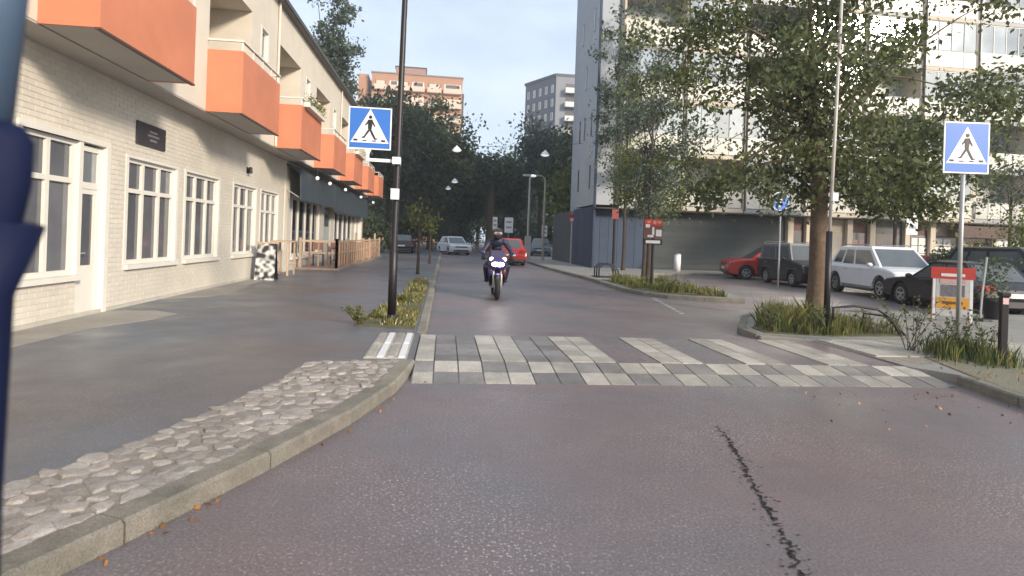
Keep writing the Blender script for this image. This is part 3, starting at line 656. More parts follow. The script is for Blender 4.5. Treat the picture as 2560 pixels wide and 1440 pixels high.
# ================================================================ TREES
def tube_path(a, b, bend, n=6):
    a = Vector(a); b = Vector(b); out = []
    for i in range(n+1):
        t = i/n; out.append(a.lerp(b, t)+Vector(bend)*math.sin(math.pi*t))
    return out
def tree(name, label, loc, trunk_h, tr, cc, cr, nclump, nleaf, size, lm, bk, group=None, nl=10, clump=.5, shell=.55, extra=None, lean=(0,0), low=-1.0, aspect=.55, droop=.3, limb=1.):
    """cc crown centre (local), cr crown radii; leaves in clumps joined to the trunk by limbs"""
    t = thing(name, label, 'tree', loc, 0, group); cc = np.array(cc, float); cr = np.array(cr, float)
    d = rng.normal(size=(nclump*3, 3)); d /= np.linalg.norm(d, axis=1)[:, None]; d = d[d[:, 2] > low][:nclump]
    rad = shell+(1-shell)*rng.random((len(d), 1))**.7; rad[rng.random(len(d)) < .22] *= .55
    cl = cc+d*rad*cr*rng.uniform(.85, 1.12, (len(d), 1))
    if extra is not None: cl = np.vstack([cl, np.asarray(extra, float)])
    top = Vector((lean[0], lean[1], trunk_h)); m = MB()
    m.tube([(0,0,-.05),(lean[0]*.05,lean[1]*.05,trunk_h*.06),(lean[0]*.3+tr*.12,lean[1]*.3,trunk_h*.35),(lean[0]*.7,lean[1]*.7,trunk_h*.7),top,Vector(cc)+Vector((0,0,cr[2]*.55))], [tr*1.55,tr*1.1,tr*.92,tr*.85,tr*.8,tr*.15], 12)
    m.build('trunk', bk, t, smooth=True)
    lb = MB(); idx = rng.choice(len(cl), min(nl*3, len(cl)), replace=False)
    ax = Vector(cc)+Vector((0,0,cr[2]*.4))-top
    for q, i in enumerate(idx):
        e = Vector(cl[i]); s_ = top+ax*random.uniform(-.08 if q < nl else .1, .7); r_ = tr*(.34 if q < nl else .14)*limb
        lb.tube(tube_path(s_, e, (0,0,(e-s_).length*.07), 5), [r_, r_*.8, r_*.6, r_*.45, r_*.3, r_*.12], 5, cap=False)
    lb.build('limb', bk, t, smooth=True)
    per = nleaf//len(cl); w = clump*rng.uniform(.6, 1.4, (len(cl), 1, 1))
    pts = cl[:, None, :]+rng.normal(size=(len(cl), per, 3))*w*np.array([1, 1, .75])*.5
    link('crown', leaf_mesh('crown', pts.reshape(-1, 3), size, lm, aspect, droop), t); return t
# the big linden on the island
ex = []
for (xa, xb, za, zb, n_) in ((-2.5,.5,2.7,6.4,52),(-.2,2.4,2.5,4.4,32),(-1.6,.7,6.2,8.6,24),(-3.5,-2.2,3.9,6.2,10),(-4.5,-3.2,4.3,5.4,3),(2.3,3.1,2.9,4.5,5),(2.7,4.5,4.3,5.2,9),(.8,2.6,4.5,6.0,6),(.8,3.6,6.0,8.0,9),(-2.9,-1.5,2.35,2.9,8),(1.2,2.4,2.2,2.7,8)):
    for q in range(n_): ex.append((random.uniform(xa, xb), random.gauss(-.1, 1.0 if xb-xa > 2 else .5), random.uniform(za, zb)))
tree('linden_tree', 'large leafy linden on the grassy island beside the crossing', (7.72, 11.7, SWZ), 2.5, .195, (-.4,0,5.4), (1.6,1.6,2.4), 12, 31000, .118, leafg, bark, nl=20, clump=.56, extra=ex, shell=.3, droop=.6, limb=.7)
# smaller street trees on the right
for i, (lb_, x, y, h, cz, rx, rz_, nc, nf, sz, lm) in enumerate((
    ('young leafy tree behind the parking sign near dark garage', 7.3, 20.9, 2.5, 5.2, 1.5, 2.9, 36, 5600, .13, leafb),
    ('slender tree in front of the grey tower gable', 8.9, 29.2, 3.2, 8.6, 1.9, 5.0, 44, 6500, .17, leafb),
    ('bright green young tree left of the parking sign', 8.2, 24.0, 2.2, 4.0, 1.7, 1.6, 40, 8000, .13, leafy),
    ('open crowned tree before the shop windows behind cars', 20.5, 25.4, 2.8, 5.0, 2.6, 2.0, 44, 9000, .16, leafg),
    ('thin tree in front of the right hand balconies', 27.5, 26.5, 3.0, 5.2, 1.7, 1.8, 16, 1500, .18, leafb))):
    tree('street_tree', lb_, (x, y, SWZ if (y > 28.4 or x < 8.6) else 0), h, .09, (0,0,cz), (rx,rx,rz_), nc, nf, sz, lm, barkd, 'street trees on the right', nl=8, clump=.6)
for i, (lb_, x, y) in enumerate((('nearest young tree in the left verge with dark stem', -.93, 21.9), ('farther young tree in the left verge with pale twigs', -.72, 30.3))):
    tree('young_tree', lb_, (x, y, SWZ), 1.5, .055, (0,0,2.1), (.5,.5,.55), 12, 260, .12, leafy, barkd, 'young trees in the left verge', nl=6, clump=.35)
# far tree belt closing the street
far = [(-9.5,52,8.6,3.6,3.9,'far dark tree just past the end of the orange balconies',leafd),(-5.5,58,10.0,4.3,4.9,'big rounded tree behind the left zebra sign',leafd),(-1.6,63,9.7,4.3,5.3,'broad green tree below the orange brick tower',leafg),
       (1.8,72,7.2,3.0,4.2,'narrow dark tree left of the sky gap',leafd),(7.8,70,6.8,2.2,4.0,'sparse tree in the middle under the sky gap',leafd),(10.4,66,10.2,2.6,5.6,'tall feathery tree right of the sky gap',leafb),
       (13.5,60,8.2,3.7,4.6,'dense tree below the blue grey slab',leafd),(17.5,64,9.0,4.0,5.0,'dark tree against the grey tower gable',leafd),(12.4,52,5.4,2.2,3.0,'lower yellow green tree beside far street lamps',leafy),
       (-14,66,9.5,4.4,5.2,'far tree behind the left building roof end',leafd),(-4.5,80,9.0,5.0,6.0,'deep dark tree at the back of the belt, left',leafd),(5.0,92,7.0,5.2,5.6,'deep dark tree at the back of the belt, centre',leafd),(15.0,86,9.0,5.2,6.2,'deep dark tree at the back of the belt, right',leafd)]
for i, (x, y, cz, rx, rz_, lb_, lm) in enumerate(far):
    sp = 'sparse' in lb_ or 'feathery' in lb_
    tree('woodland_tree', lb_, (x, y, -.04), cz*.45, .28, (0,0,cz), (rx,rx,rz_), 60 if sp else 120, 4500 if sp else 15000, .45, lm, barkd, 'trees closing the far end of the street', nl=8, clump=1.3 if sp else 1.7, shell=.3, low=-.95)
for x, y, lb_ in ((-9,98,'hindmost dark tree behind the broad green one'),(0,104,'hindmost dark tree straight down the road'),(11,102,'hindmost dark tree behind the far lamps')): tree('woodland_tree', lb_, (x, y, -.04), 4, .3, (0,0,8.5), (6,5,7.5), 120, 14000, .6, leafd, barkd, 'trees closing the far end of the street', nl=6, clump=2.2, shell=.25)
tree('trunk_tree', 'old tree with stout brown trunk at the end of the road', (4.9, 66, -.04), 6.5, .5, (0,0,8.6), (2.6,2.6,2.2), 40, 3000, .4, leafd, bark, nl=6, clump=1.2)
# tall conifer behind the left building
tree('conifer', 'tall bluish tree rising behind the left building roof', (-8.6, 45, -.04), 8, .3, (0,0,13.8), (1.75,1.75,5.6), 70, 9000, .28, leafb, barkd, nl=14, clump=.8, shell=.2)
# understorey shrubs at the end of the street and on the right edge
def shrub(label, loc, r, h, n, size, lm, grp):
    t = thing('shrub', label, 'shrub', loc, 0, grp); m = MB()
    for k in range(9):
        a = random.uniform(0, 6.3); m.tube([(0,0,-.03),(math.cos(a)*r*.3,math.sin(a)*r*.3,h*.4),(math.cos(a)*r*.6,math.sin(a)*r*.6,h*.8)], [.03,.02,.01], 5)
    m.build('stem', barkd, t)
    cl = np.c_[rng.uniform(-1, 1, (40, 2))*r*.75, rng.uniform(.25, .95, 40)*h]; pts = cl[:, None, :]+rng.normal(size=(40, n//40, 3))*np.array([r*.2, r*.2, h*.13])
    pts = pts.reshape(-1, 3); pts[:, 2] = np.abs(pts[:, 2]); link('foliage', leaf_mesh('foliage', pts, size, lm), t)
for i, (x, y, r, h, lm) in enumerate(((-6.5,46,2.4,2.8,leafd),(-3.6,66,3.2,3.4,leafd),(1.0,78,3.4,3.6,leafd),(8.5,76,3.4,4.0,leafd),(13.5,70,3.4,4.4,leafd),(-10,62,3.2,4.2,leafd),(18.5,58,2.8,4.0,leafd),(-6.6,41.5,1.1,2.2,M('russet_leaf',(.085,.060,.026),.7,.2,1,island=.4)))):
    shrub(['dark shrub beyond the cafe terrace', 'dark shrub at the left roadside far off', 'dark shrub left of road end', 'dark shrub right of road end', 'dark shrub below the far right trees', 'dark shrub deep on the left', 'dark shrub beside the tower foot', 'russet bush at the end of the cafe wall'][i], (x, y, -.04), r, h, 5000, .3 if i < 7 else .12, lm, 'shrubs at the street end')
for i, (x, y, r, h, lm) in enumerate(((19.2,16.2,1.7,2.1,leafy),(21.0,18.5,1.9,3.0,leafy),(16.6,17.6,1.0,1.6,leafd))):
    shrub(['bright green bush above the black car at right edge', 'taller yellow green bush at right edge of photo', 'small dark bush behind the black sedan'][i], (x, y, 0), r, h, 6000, .12, lm, 'bushes behind the parked cars')

# ================================================================ GRASS BEDS
def bed(name, poly, z, mat=soil): return struct(MB().prism(poly, z-.02, z+.012, 'z').build(name, mat))
def inpoly(p, P):
    c = False; j = len(P)-1
    for i in range(len(P)):
        if (P[i][1] > p[1]) != (P[j][1] > p[1]) and p[0] < (P[j][0]-P[i][0])*(p[1]-P[i][1])/(P[j][1]-P[i][1])+P[i][0]: c = not c
        j = i
    return c
def blades(name, label, poly, z, n, h, w, mats, probs, spread=.35, dens=None, nc=60, cs=.13):
    xs = [p[0] for p in poly]; ys = [p[1] for p in poly]; P = []; C = []; HS = []
    while len(C) < nc:
        p = (random.uniform(min(xs), max(xs)), random.uniform(min(ys), max(ys)))
        if inpoly(p, poly) and (dens is None or random.random() < dens(p)): C.append((*p, random.uniform(.3, 1.15), random.uniform(.5, 1.5)*cs))
    while len(P) < n:
        c = random.choice(C); p = (c[0]+random.gauss(0, c[3]), c[1]+random.gauss(0, c[3]))
        if inpoly(p, poly): P.append(p); HS.append(c[2])
    P = np.array(P); hh = h*rng.uniform(.35, 1.15, n)*np.array(HS); a = rng.uniform(0, 6.283, n); b = rng.uniform(0, 6.283, n); ln = spread*hh*rng.random(n)
    base = np.c_[P, np.full(n, z)]; wv = np.c_[np.cos(b), np.sin(b), np.zeros(n)]*w*.5; tip = base+np.c_[np.cos(a)*ln, np.sin(a)*ln, hh]; mid = base*.45+tip*.55; mid[:, :2] -= np.c_[np.cos(a), np.sin(a)]*(ln*.18)[:, None]
    v = np.stack([base-wv, base+wv, mid+wv*.8, tip, mid-wv*.8], 1); me = bpy.data.meshes.new(name)
    me.vertices.add(5*n); me.vertices.foreach_set('co', v.ravel()); me.loops.add(5*n); me.loops.foreach_set('vertex_index', np.arange(5*n, dtype=np.int32))
    me.polygons.add(n); me.polygons.foreach_set('loop_start', np.arange(0, 5*n, 5, dtype=np.int32))
    for m in mats: me.materials.append(m)
    me.polygons.foreach_set('material_index', rng.choice(len(mats), n, p=probs).astype(np.int32)); me.update(calc_edges=True)
    o = link(name, me); tag(o, label, 'grass', kind='stuff'); return o
def herb(label, loc, n, h, sp, lm, nl=40, size=.05, grp='weeds on the verges'):
    t = thing('weed', label, 'plant', loc, 0, grp); m = MB(); pts = []
    for k in range(n):
        a = random.uniform(0, 6.3); hh = h*random.uniform(.55, 1.1); s_ = sp*random.uniform(.3, 1); e = Vector((math.cos(a)*s_, math.sin(a)*s_, hh))
        pa = tube_path((random.uniform(-.05, .05), random.uniform(-.05, .05), -.01), e, (0,0,hh*.12), 4); m.tube(pa, [.005,.005,.004,.003,.002], 4)
        for q in range(nl):
            f = random.uniform(.25, 1); i = min(3, int(f*4)); p = pa[i].lerp(pa[i+1], f*4-i); pts.append((p.x+random.gauss(0, .025), p.y+random.gauss(0, .025), max(.01, p.z+random.gauss(0, .02))))
    m.build('stem', M('weed_stem', (.09,.07,.035), .8), t); link('leaves', leaf_mesh('leaves', pts, size, lm), t)
lbed = [(-1.32,9.25),(-.40,9.0),(-.40,19.0),(-.85,19.0),(-1.0,13.0)]
bed('left_verge', lbed, SWZ)
blades('verge_grass', 'dry yellow green grass and weeds in the left verge', lbed, SWZ+.01, 5600, .12, .016, [grassm, dryg, flowm], [.42,.50,.08], .8, lambda p: .2+.8*(math.sin(p[1]*2.2+p[0]*3)*.5+.5))
ibed = [(5.25,9.25),(6.2,9.0),(7.6,9.15),(8.3,10.4),(8.6,12.3),(7.4,12.4),(6.3,11.2),(5.3,9.8)]
bed('island_bed', ibed, SWZ)
blades('island_grass', 'tall green grass round the linden trunk', ibed, SWZ+.01, 5200, .40, .011, [grassm, dryg, leafd], [.55,.3,.15], .7, lambda p: max(.03, 1-abs(p[0]-6.0)*.62))
nbed = [(6.05,6.2),(5.85,5.4),(5.75,4.2),(12,4.2),(12,5.8),(8.5,7.7),(7.4,8.1),(6.5,7.6)]
bed('near_right_bed', nbed, SWZ, gravel)
blades('near_right_grass', 'green grass tufts round the right zebra sign post', nbed, SWZ+.01, 2000, .30, .010, [grassm, dryg, M('deep_grass', (.045,.075,.018), .7, .2, 3, island=.4)], [.3,.2,.5], .5, lambda p: (1 if (p[0]-7.0)**2*1.6+(p[1]-7.4)**2 < .30 else .002), nc=46)
fbed = [(5.75,21.5),(5.7,17.6),(6.1,16.4),(6.9,15.8),(7.7,15.6),(8.1,17),(8.2,21.5)]
bed('far_island_bed', fbed, SWZ)
blades('far_island_grass', 'green grass round the parking sign island', fbed, SWZ+.01, 3500, .26, .025, [grassm, dryg], [.7,.3], .6)
for i, (x, y, n, h, sp, lm) in enumerate(((6.55,7.75,14,.8,.6,leafg),(6.95,7.35,18,.62,.35,leafg),(7.6,7.6,8,.45,.25,leafg),(5.35,9.35,8,.5,.2,leafd),(7.25,9.35,10,.42,.5,leafg),(6.1,9.2,10,.5,.25,leafg),(-1.25,9.4,14,.28,.3,leafy),(-.75,12.4,12,.24,.3,leafy),(6.55,16.6,12,.5,.5,leafg))):
    herb(['tall dark seeding weed left of right zebra sign', 'dense green weed at foot of right zebra sign', 'short weed right of right zebra sign post', 'dark weed at left tip of linden island', 'sprawling dry weed at right end of linden island', 'leafy weed in front of linden trunk', 'low yellow weed at foot of left lamp post', 'low yellow weed midway along left verge', 'leafy weed beside the parking sign post'][i], (x, y, SWZ), n, h, sp, lm, 17, .05)

# fallen leaves and grit along the kerb foot, crack and gutter
lv = []
for p in resample(K, .012):
    if p.y > 1.5 and random.random() < (.10 if p.y < 3.6 else .02): d_ = abs(random.gauss(0, .06)); lv.append((p.x+.02+d_, p.y-d_*.4, .006+random.uniform(0, .01)))
for q in range(50): x = random.uniform(3.5, 5.8); lv.append((x+random.gauss(0, .2), 5.9-abs(random.gauss(0, .5)), .006))
for q in range(200): lv.append((random.uniform(5.9, 9), random.uniform(4.6, 7.0), SWZ+.02))
o = link('fallen_leaves', leaf_mesh('fallen_leaves', lv, .035, M('rust_leaf', (.30,.135,.04), .8, .2, 8, island=.6), .7)); tag(o, 'rusty fallen leaves scattered along kerb and gutter', 'leaves', kind='stuff')

blades('litter_grass', 'sparse short dry grass on the pale gravel by the bollard', nbed, SWZ+.01, 700, .12, .010, [dryg, grassm], [.6,.4], .9, None, nc=120, cs=.06)
# ================================================================ STREET FURNITURE
def ped_sign(par, w, h, mat_back=steel):
    """zebra crossing sign plate facing -Y, centred on the parent's local (0,0,0)"""
    pl = MB().box(-w/2, w/2, 0, .012, -h/2, h/2).build('sign_plate', purew, par)
    MB().box(-w/2+.02, w/2-.02, -.003, 0, -h/2+.02, h/2-.02).build('blue_field', bluem, pl)
    s = w/.62
    MB().add([(-.275*s,-.005,-.20*s),(.275*s,-.005,-.20*s),(.275*s,-.005,-.215*s),(-.275*s,-.005,-.215*s)], [(3,2,1,0)]).add([(-.268*s,-.005,-.2*s),(.268*s,-.005,-.2*s),(0,-.005,.285*s)], [(0,1,2)]).build('white_triangle', purew, pl, fix=False)
    f = MB(); y0, y1 = -.011, -.006
    def P(*q): f.prism([(a*s, b*s) for a, b in q], y0, y1, 'y')
    P(*[(.004+.026*math.cos(t*math.pi/5), .165+.026*math.sin(t*math.pi/5)) for t in range(10)])      # head
    P((-.03,.125),(.035,.13),(.03,.04),(.022,-.02),(-.028,-.015),(-.03,.04))                          # torso
    P((-.026,-.02),(.005,-.025),(-.035,-.085),(-.075,-.145),(-.115,-.15),(-.11,-.13),(-.085,-.12),(-.06,-.075))   # back leg
    P((-.008,-.02),(.022,-.02),(.055,-.085),(.09,-.15),(.118,-.14),(.11,-.16),(.07,-.168),(.022,-.09))   # front leg
    P((.03,.125),(.055,.075),(.078,.03),(.064,.022),(.04,.06),(.022,.09))                              # front arm
    P((-.028,.125),(-.05,.08),(-.075,.05),(-.062,.038),(-.035,.065),(-.02,.095))                      # back arm
    for x in (-.2,-.07,.07,.2): P((x-.035,-.165 if abs(x) > .1 else -.178),(x+.02,-.165 if abs(x) > .1 else -.178),(x+.03,-.192),(x-.03,-.192))
    f.build('walking_figure', M('sign_black', (.012,.012,.012), .5), pl)
    return pl
# left: dark lamp post and the sign hung on it by a white bracket
lp = thing('lamp_post', 'tall dark lamp post in the left verge beside the crossing', 'lamp post', (-.80, 9.72, SWZ))
MB().tube([(0,0,0),(0,0,1.1),(.0,0,1.12),(.03,0,4.5),(.07,0,8.6)], [.068,.068,.052,.046,.036], 12).build('pole', blackm, lp, smooth=True)
MB().tube([(.07,0,8.6),(.1,.25,9.0),(.12,.9,9.2),(.12,1.6,9.2)], [.04,.035,.03,.028], 8).build('arm', blackm, lp); MB().sphere((.12,1.8,9.18), (.13,.32,.08), 12, 6).build('lamp_head', blackm, lp, smooth=True)
MB().box(-.07,.06,-.13,-.06,1.95,2.12).build('control_box', purew, lp); MB().lathe([(.095,0),(.095,.06),(.069,.12)], (0,0,0), 12).build('base_collar', blackm, lp)
ls = thing('zebra_sign', 'blue zebra crossing sign hung by white bracket from left lamp post', 'sign', (-1.225, 9.62, 3.15), R(2), 'zebra crossing signs')
ped_sign(ls, .66, .66)
MB().bar((-.02,.02,-.33), (-.02,.02,-.50), .035).bar((-.06,.02,-.33),(-.02,.02,-.42),.02).bar((.02,.02,-.33),(-.02,.02,-.42),.02).build('stem', purew, ls); MB().bar((-.05,.03,-.49), (.42,.05,-.49), .035, .05).build('bracket', purew, ls)
MB().box(.36,.49,-.03,.20,-.54,-.43).build('clamp', purew, ls); MB().box(-.3,.3,.014,.03,.2,.24).box(-.3,.3,.014,.03,-.2,-.16).build('back_rail', steel, ls)
# right sign on its own post
rs = thing('zebra_sign', 'blue zebra crossing sign on grey post at the right verge', 'sign', (7.21, 7.65, SWZ), R(-6), 'zebra crossing signs')
MB().tube([(0,.04,0),(0,.04,3.25)], .03, 10).build('post', steel, rs, smooth=True)
e = bpy.data.objects.new('sign_face', None); COL.objects.link(e); e.parent = rs; e.location = (.0,-.012,2.89); bpy.data.objects.remove(e)
pl = ped_sign(rs, .64, .72); pl.location = (.0, -.01, 2.89)
for z in (2.68, 3.1): MB().box(-.05,.05,.0,.075,z-.02,z+.02).build('clamp', steel, rs)
# thin two-tone pole by the linden
tpz = thing('utility_pole', 'thin pole with dark foot and pale upper half beside linden trunk', 'pole', (6.33, 9.3, SWZ))
MB().tube([(0,0,0),(.0,0,1.7)], .05, 10).build('dark_foot', blackm, tpz, smooth=True); MB().tube([(0,0,1.7),(.04,0,3.4),(.09,0,6.4)], [.028,.027,.024], 10).build('pole', M('pale_paint', (.5,.47,.42), .5), tpz, smooth=True)
MB().box(-.01,.09,-.07,-.02,2.2,2.34).build('detector_box', purew, tpz); MB().sphere((.09,-.05,6.4), (.1,.2,.07), 10, 6).build('lamp_head', steel, tpz, smooth=True)
# black bollard with label
bo = thing('bollard', 'black square bollard with small white label at right edge', 'bollard', (7.14, 6.93, SWZ), R(-20))
MB().box(-.04,.04,-.04,.04,0,.88).build('post', blackm, bo, bevel=.008); MB().box(-.055,.055,-.055,.055,.88,.93).build('cap', blackm, bo, bevel=.01); MB().box(-.032,.032,-.045,-.041,.78,.86).build('label', M('label_print', (.7,.45,.42), .6, .3, 60), bo)
# round blue sign
bs = thing('round_sign', 'round blue direction sign on pale pole before the garage', 'sign', (12.58, 21.4, 0))
MB().tube([(0,.03,0),(0,.03,3.6)], .032, 8).build('pole', steel, bs); d_ = MB().lathe([(0,0),(.36,0),(.36,.012),(0,.012)], (-.04,-.01,3.25), 24, 'y').build('disc', purew, bs); MB().lathe([(0,-.004),(.335,-.004),(.335,0),(0,0)], (-.04,-.01,3.25), 24, 'y').build('blue_face', bluem, d_)
MB().prism([(-.1,3.05),(-.02,3.05),(-.02,3.28),(.06,3.28),(-.06,3.45),(-.18,3.28),(-.1,3.28)], -.022, -.016, 'y').build('arrow', purew, d_)
# parking sign cluster on dark post
ps = thing('parking_sign', 'red and white parking notice on dark post in far island', 'sign', (6.33, 17.85, SWZ), R(-6))
MB().tube([(.04,.03,0),(.04,.03,2.12)], .048, 8).build('post', blackm, ps)
b = MB().box(-.26,.30,-.02,0,1.56,2.14).build('board', M('notice_brown', (.16,.06,.05), .5), ps)
MB().box(-.25,.29,-.025,-.02,1.94,2.13).build('red_band', redm, b)
for x, z, w, h in ((-.15,1.93,.13,.1),(.19,1.72,.17,.2),(.02,1.78,.07,.24),(-.06,1.62,.18,.07)): MB().box(x-w/2,x+w/2,-.032,-.026,z-h/2,z+h/2).build('print_block', plate, b)
for x, z, w, h in ((-.12,2.05,.1,.07),(.06,2.04,.09,.1),(.2,2.05,.12,.06)): MB().box(x-w/2,x+w/2,-.032,-.026,z-h/2,z+h/2).build('print_block', M('pink_print', (.6,.25,.22), .5), b)
MB().box(-.29,.31,-.03,0,1.36,1.53).build('plate_frame', blackm, ps); MB().box(-.2,.24,-.036,-.03,1.40,1.49).build('white_plate', plate, ps)
# other posts
def post(name, label, loc, h, r, mat, grp=None): t = thing(name, label, 'post', loc, 0, grp); MB().tube([(0,0,0),(0,0,h)], r, 8).build('pole', mat, t); return t
t = post('sign_post', 'dark post with small red top sign before blue wall', (8.05, 28.0, SWZ), 2.95, .07, blackm); MB().box(-.16,.16,-.09,-.07,2.5,2.95).build('red_plate', M('dull_red', (.30,.06,.05), .6), t)
t = post('sign_post', 'pale post with orange red sign at foot of grey tower', (7.6, 35.6, SWZ), 3.1, .06, steel); MB().box(-.2,.2,-.09,-.06,2.5,3.0).build('sign_plate', redm, t); MB().box(-.12,.12,-.095,-.09,2.55,2.75).build('white_panel', plate, t)
t = thing('service_pillar', 'white cylindrical service pillar in front of dark garage', 'pillar', (12.0, 29.9, SWZ)); MB().tube([(0,0,0),(0,0,.86)], .17, 14).build('body', purew, t, smooth=True); MB().sphere((0,0,.86), (.18,.18,.07), 14, 6).build('cap', steel, t, smooth=True)
for i, (x, y, w, z0, z1, lb_) in enumerate(((3.55,43,.33,2.1,3.0,'narrow white sign above the red car'),(4.55,43,.62,1.9,3.0,'wide white notice sign behind red car'),(7.0,42,.4,1.6,2.4,'small white square sign right of far lamps'),(21.0,25.0,.55,2.3,3.25,'white square hanging notice before the shop windows'))):
    t = thing('notice_sign', lb_, 'sign', (x, y, 0 if i != 2 else SWZ), 0, 'white notice signs'); MB().tube([(0,.03,0),(0,.03,z1)], .035, 6).build('post', steel, t); q = MB().box(-w/2,w/2,-.015,0,z0,z1).build('plate', purew, t)
    for a in (.35,.7): MB().box(-w*.32,w*.32,-.02,-.015,z0+(z1-z0)*a-.06,z0+(z1-z0)*a+.06).build('print_block', M('grey_print', (.3,.31,.32), .6), q)
# far lamps
t = thing('street_lamp', 'far straight lamp post with short head beside the road', 'street lamp', (5.55, 40, SWZ), 0, 'far street lamps'); MB().tube([(0,0,0),(0,0,5.6)], [.09,.06], 8).build('pole', steel, t); MB().box(-.5,.08,-.1,.1,5.6,5.74).build('lamp_head', steel, t, bevel=.03); MB().box(-.2,.2,-.15,.15,0,1.6).build('cabinet', M('cabinet_grey', (.42,.40,.38), .6), t)
t = thing('street_lamp', 'far arched lamp post with curved arm to the left', 'street lamp', (6.6, 40, SWZ), 0, 'far street lamps'); MB().tube([(0,0,0),(0,0,5.3),(-.06,0,5.55),(-.25,0,5.68),(-.7,0,5.7)], [.08,.06,.05,.045,.04], 8).build('pole', M('bronze_paint', (.35,.30,.22), .5), t); MB().sphere((-.85,0,5.66), (.25,.13,.09), 10, 6).build('lamp_head', globem, t, smooth=True)
# catenary lamps on wires across the street
wm = M('wire', (.02,.02,.02), .6)
for i, (y, zz, xs) in enumerate(((34.0,6.45,(.5,5.55)),(47.0,5.85,(.62,)),(56.0,6.0,(.15,)))):
    w = thing('span_wire', ['span wire across the street carrying two hanging lamps', 'second span wire with one lamp', 'farthest span wire with one lamp'][i], 'wire', (0, y, zz), 0, 'span wires over the street')
    x0, x1 = (-4.86, 8.0) if i == 0 else (-6, 9); MB().tube([(x0+(x1-x0)*k/8, 0, .7-.5*math.sin(math.pi*k/8)) for k in range(9)], .012, 5).build('cable', wm, w)
    for j, x in enumerate(xs):
        l_ = thing('hanging_lamp', ['left hanging lamp on the nearest span wire', 'right hanging lamp on the nearest span wire', 'hanging lamp on the second span wire', 'hanging lamp on the farthest span wire'][i+j if i == 0 else i+1], 'lamp', (x, y, zz-.12), 0, 'lamps hung over the street')
        MB().lathe([(.02,.30),(.05,.26),(.2,.12),(.27,.02),(.27,0)], (0,0,0), 14).build('shade', purew, l_, smooth=True); MB().sphere((0,0,0), (.22,.22,.07), 12, 6).build('diffuser', globem, l_, smooth=True); MB().tube([(0,0,.3),(0,0,.45)], .012, 5).build('hook', wm, l_)
# bent hoop rail on the island, bike rack
t = thing('hoop_rail', 'low bent black metal rail at the right end of linden island', 'rail', (7.1, 9.35, SWZ)); MB().tube([(-.55,.1,0),(-.55,.1,.42),(-.2,.08,.46),(.18,.0,.42),(.36,-.05,.3),(.5,-.15,.0)], .022, 8).build('hoop', blackm, t, smooth=True); MB().tube([(.1,.3,0),(.12,.25,.32),(.4,.1,.3),(.62,-.1,0)], .02, 8).build('hoop', blackm, t, smooth=True)
t = thing('bike_rack', 'small dark looped bicycle rack near the blue wall', 'bike rack', (6.35, 22.8, SWZ))
for k in range(3): MB().tube([(-.35,k*.35,0),(-.35,k*.35,.35),(-.2,k*.35,.52),(.2,k*.35,.52),(.4,k*.35,.3),(.45,k*.35,0)], .03, 6).build('hoop', blackm, t, smooth=True)
MB().box(-.45,.5,-.05,.75,0,.03).build('base_plate', blackm, t)
# A-frame advertising board
ab = thing('advertising_board', 'tall advertising board with red header and orange band before cars', 'sandwich board', (10.45, 11.3, SWZ), R(-38))
for x in (-.31,.31):
    MB().bar((x,-.12,0), (x,.0,1.1), .05).build('leg', purew, ab); MB().bar((x,.34,0), (x,.06,1.1), .05).build('leg', M('orange_leg', (.5,.2,.05), .6), ab)
def apan(z0, z1, w, mat, nm, d=.028): 
    f = lambda z: -.12+.12*z/1.1; return MB().add([(-w,f(z0)-d,z0),(w,f(z0)-d,z0),(w,f(z1)-d,z1),(-w,f(z1)-d,z1),(-w,f(z0)-d+.01,z0),(w,f(z0)-d+.01,z0),(w,f(z1)-d+.01,z1),(-w,f(z1)-d+.01,z1)], [(0,1,2,3),(7,6,5,4),(0,4,5,1),(1,5,6,2),(2,6,7,3),(3,7,4,0)]).build(nm, mat, ab)
apan(.12, .88, .28, M('board_grey', (.5,.48,.46), .6, .15, 9), 'panel'); apan(.88, 1.12, .37, redm, 'header', .034); apan(.28, .5, .27, yellowm, 'orange_band', .034); apan(.52, .76, .2, M('photo_print', (.16,.15,.16), .5, .4, 14), 'photo', .034); apan(.79, .87, .22, M('pink_text', (.55,.35,.32), .6, .35, 30), 'lettering', .034); apan(.93, .99, .2, plate, 'lettering', .040); apan(.37, .42, .17, M('band_text', (.12,.06,.02), .6), 'lettering', .040)
t = thing('flag_pole', 'thin grey leaning pole on round base beside the advertising board', 'pole', (11.35, 11.55, SWZ)); MB().lathe([(0,.06),(.2,.05),(.22,0)], (0,0,0), 12).build('base', blackm, t); MB().tube([(0,0,.05),(.05,.02,.6),(.16,.05,1.35)], .022, 6).build('pole', steel, t)
t = thing('planter', 'dark planter of twiggy flowers beside the black van', 'planter', (12.0, 11.9, SWZ)); MB().lathe([(.16,0),(.22,.42),(.24,.45),(.2,.45),(.18,.36),(0,.36)], (0,0,0), 14).build('pot', blackm, t, smooth=True)
pts = np.c_[rng.normal(size=(700, 2))*.17, rng.uniform(.4, 1.35, 700)]; link('foliage', leaf_mesh('foliage', pts, .07, leafd), t)

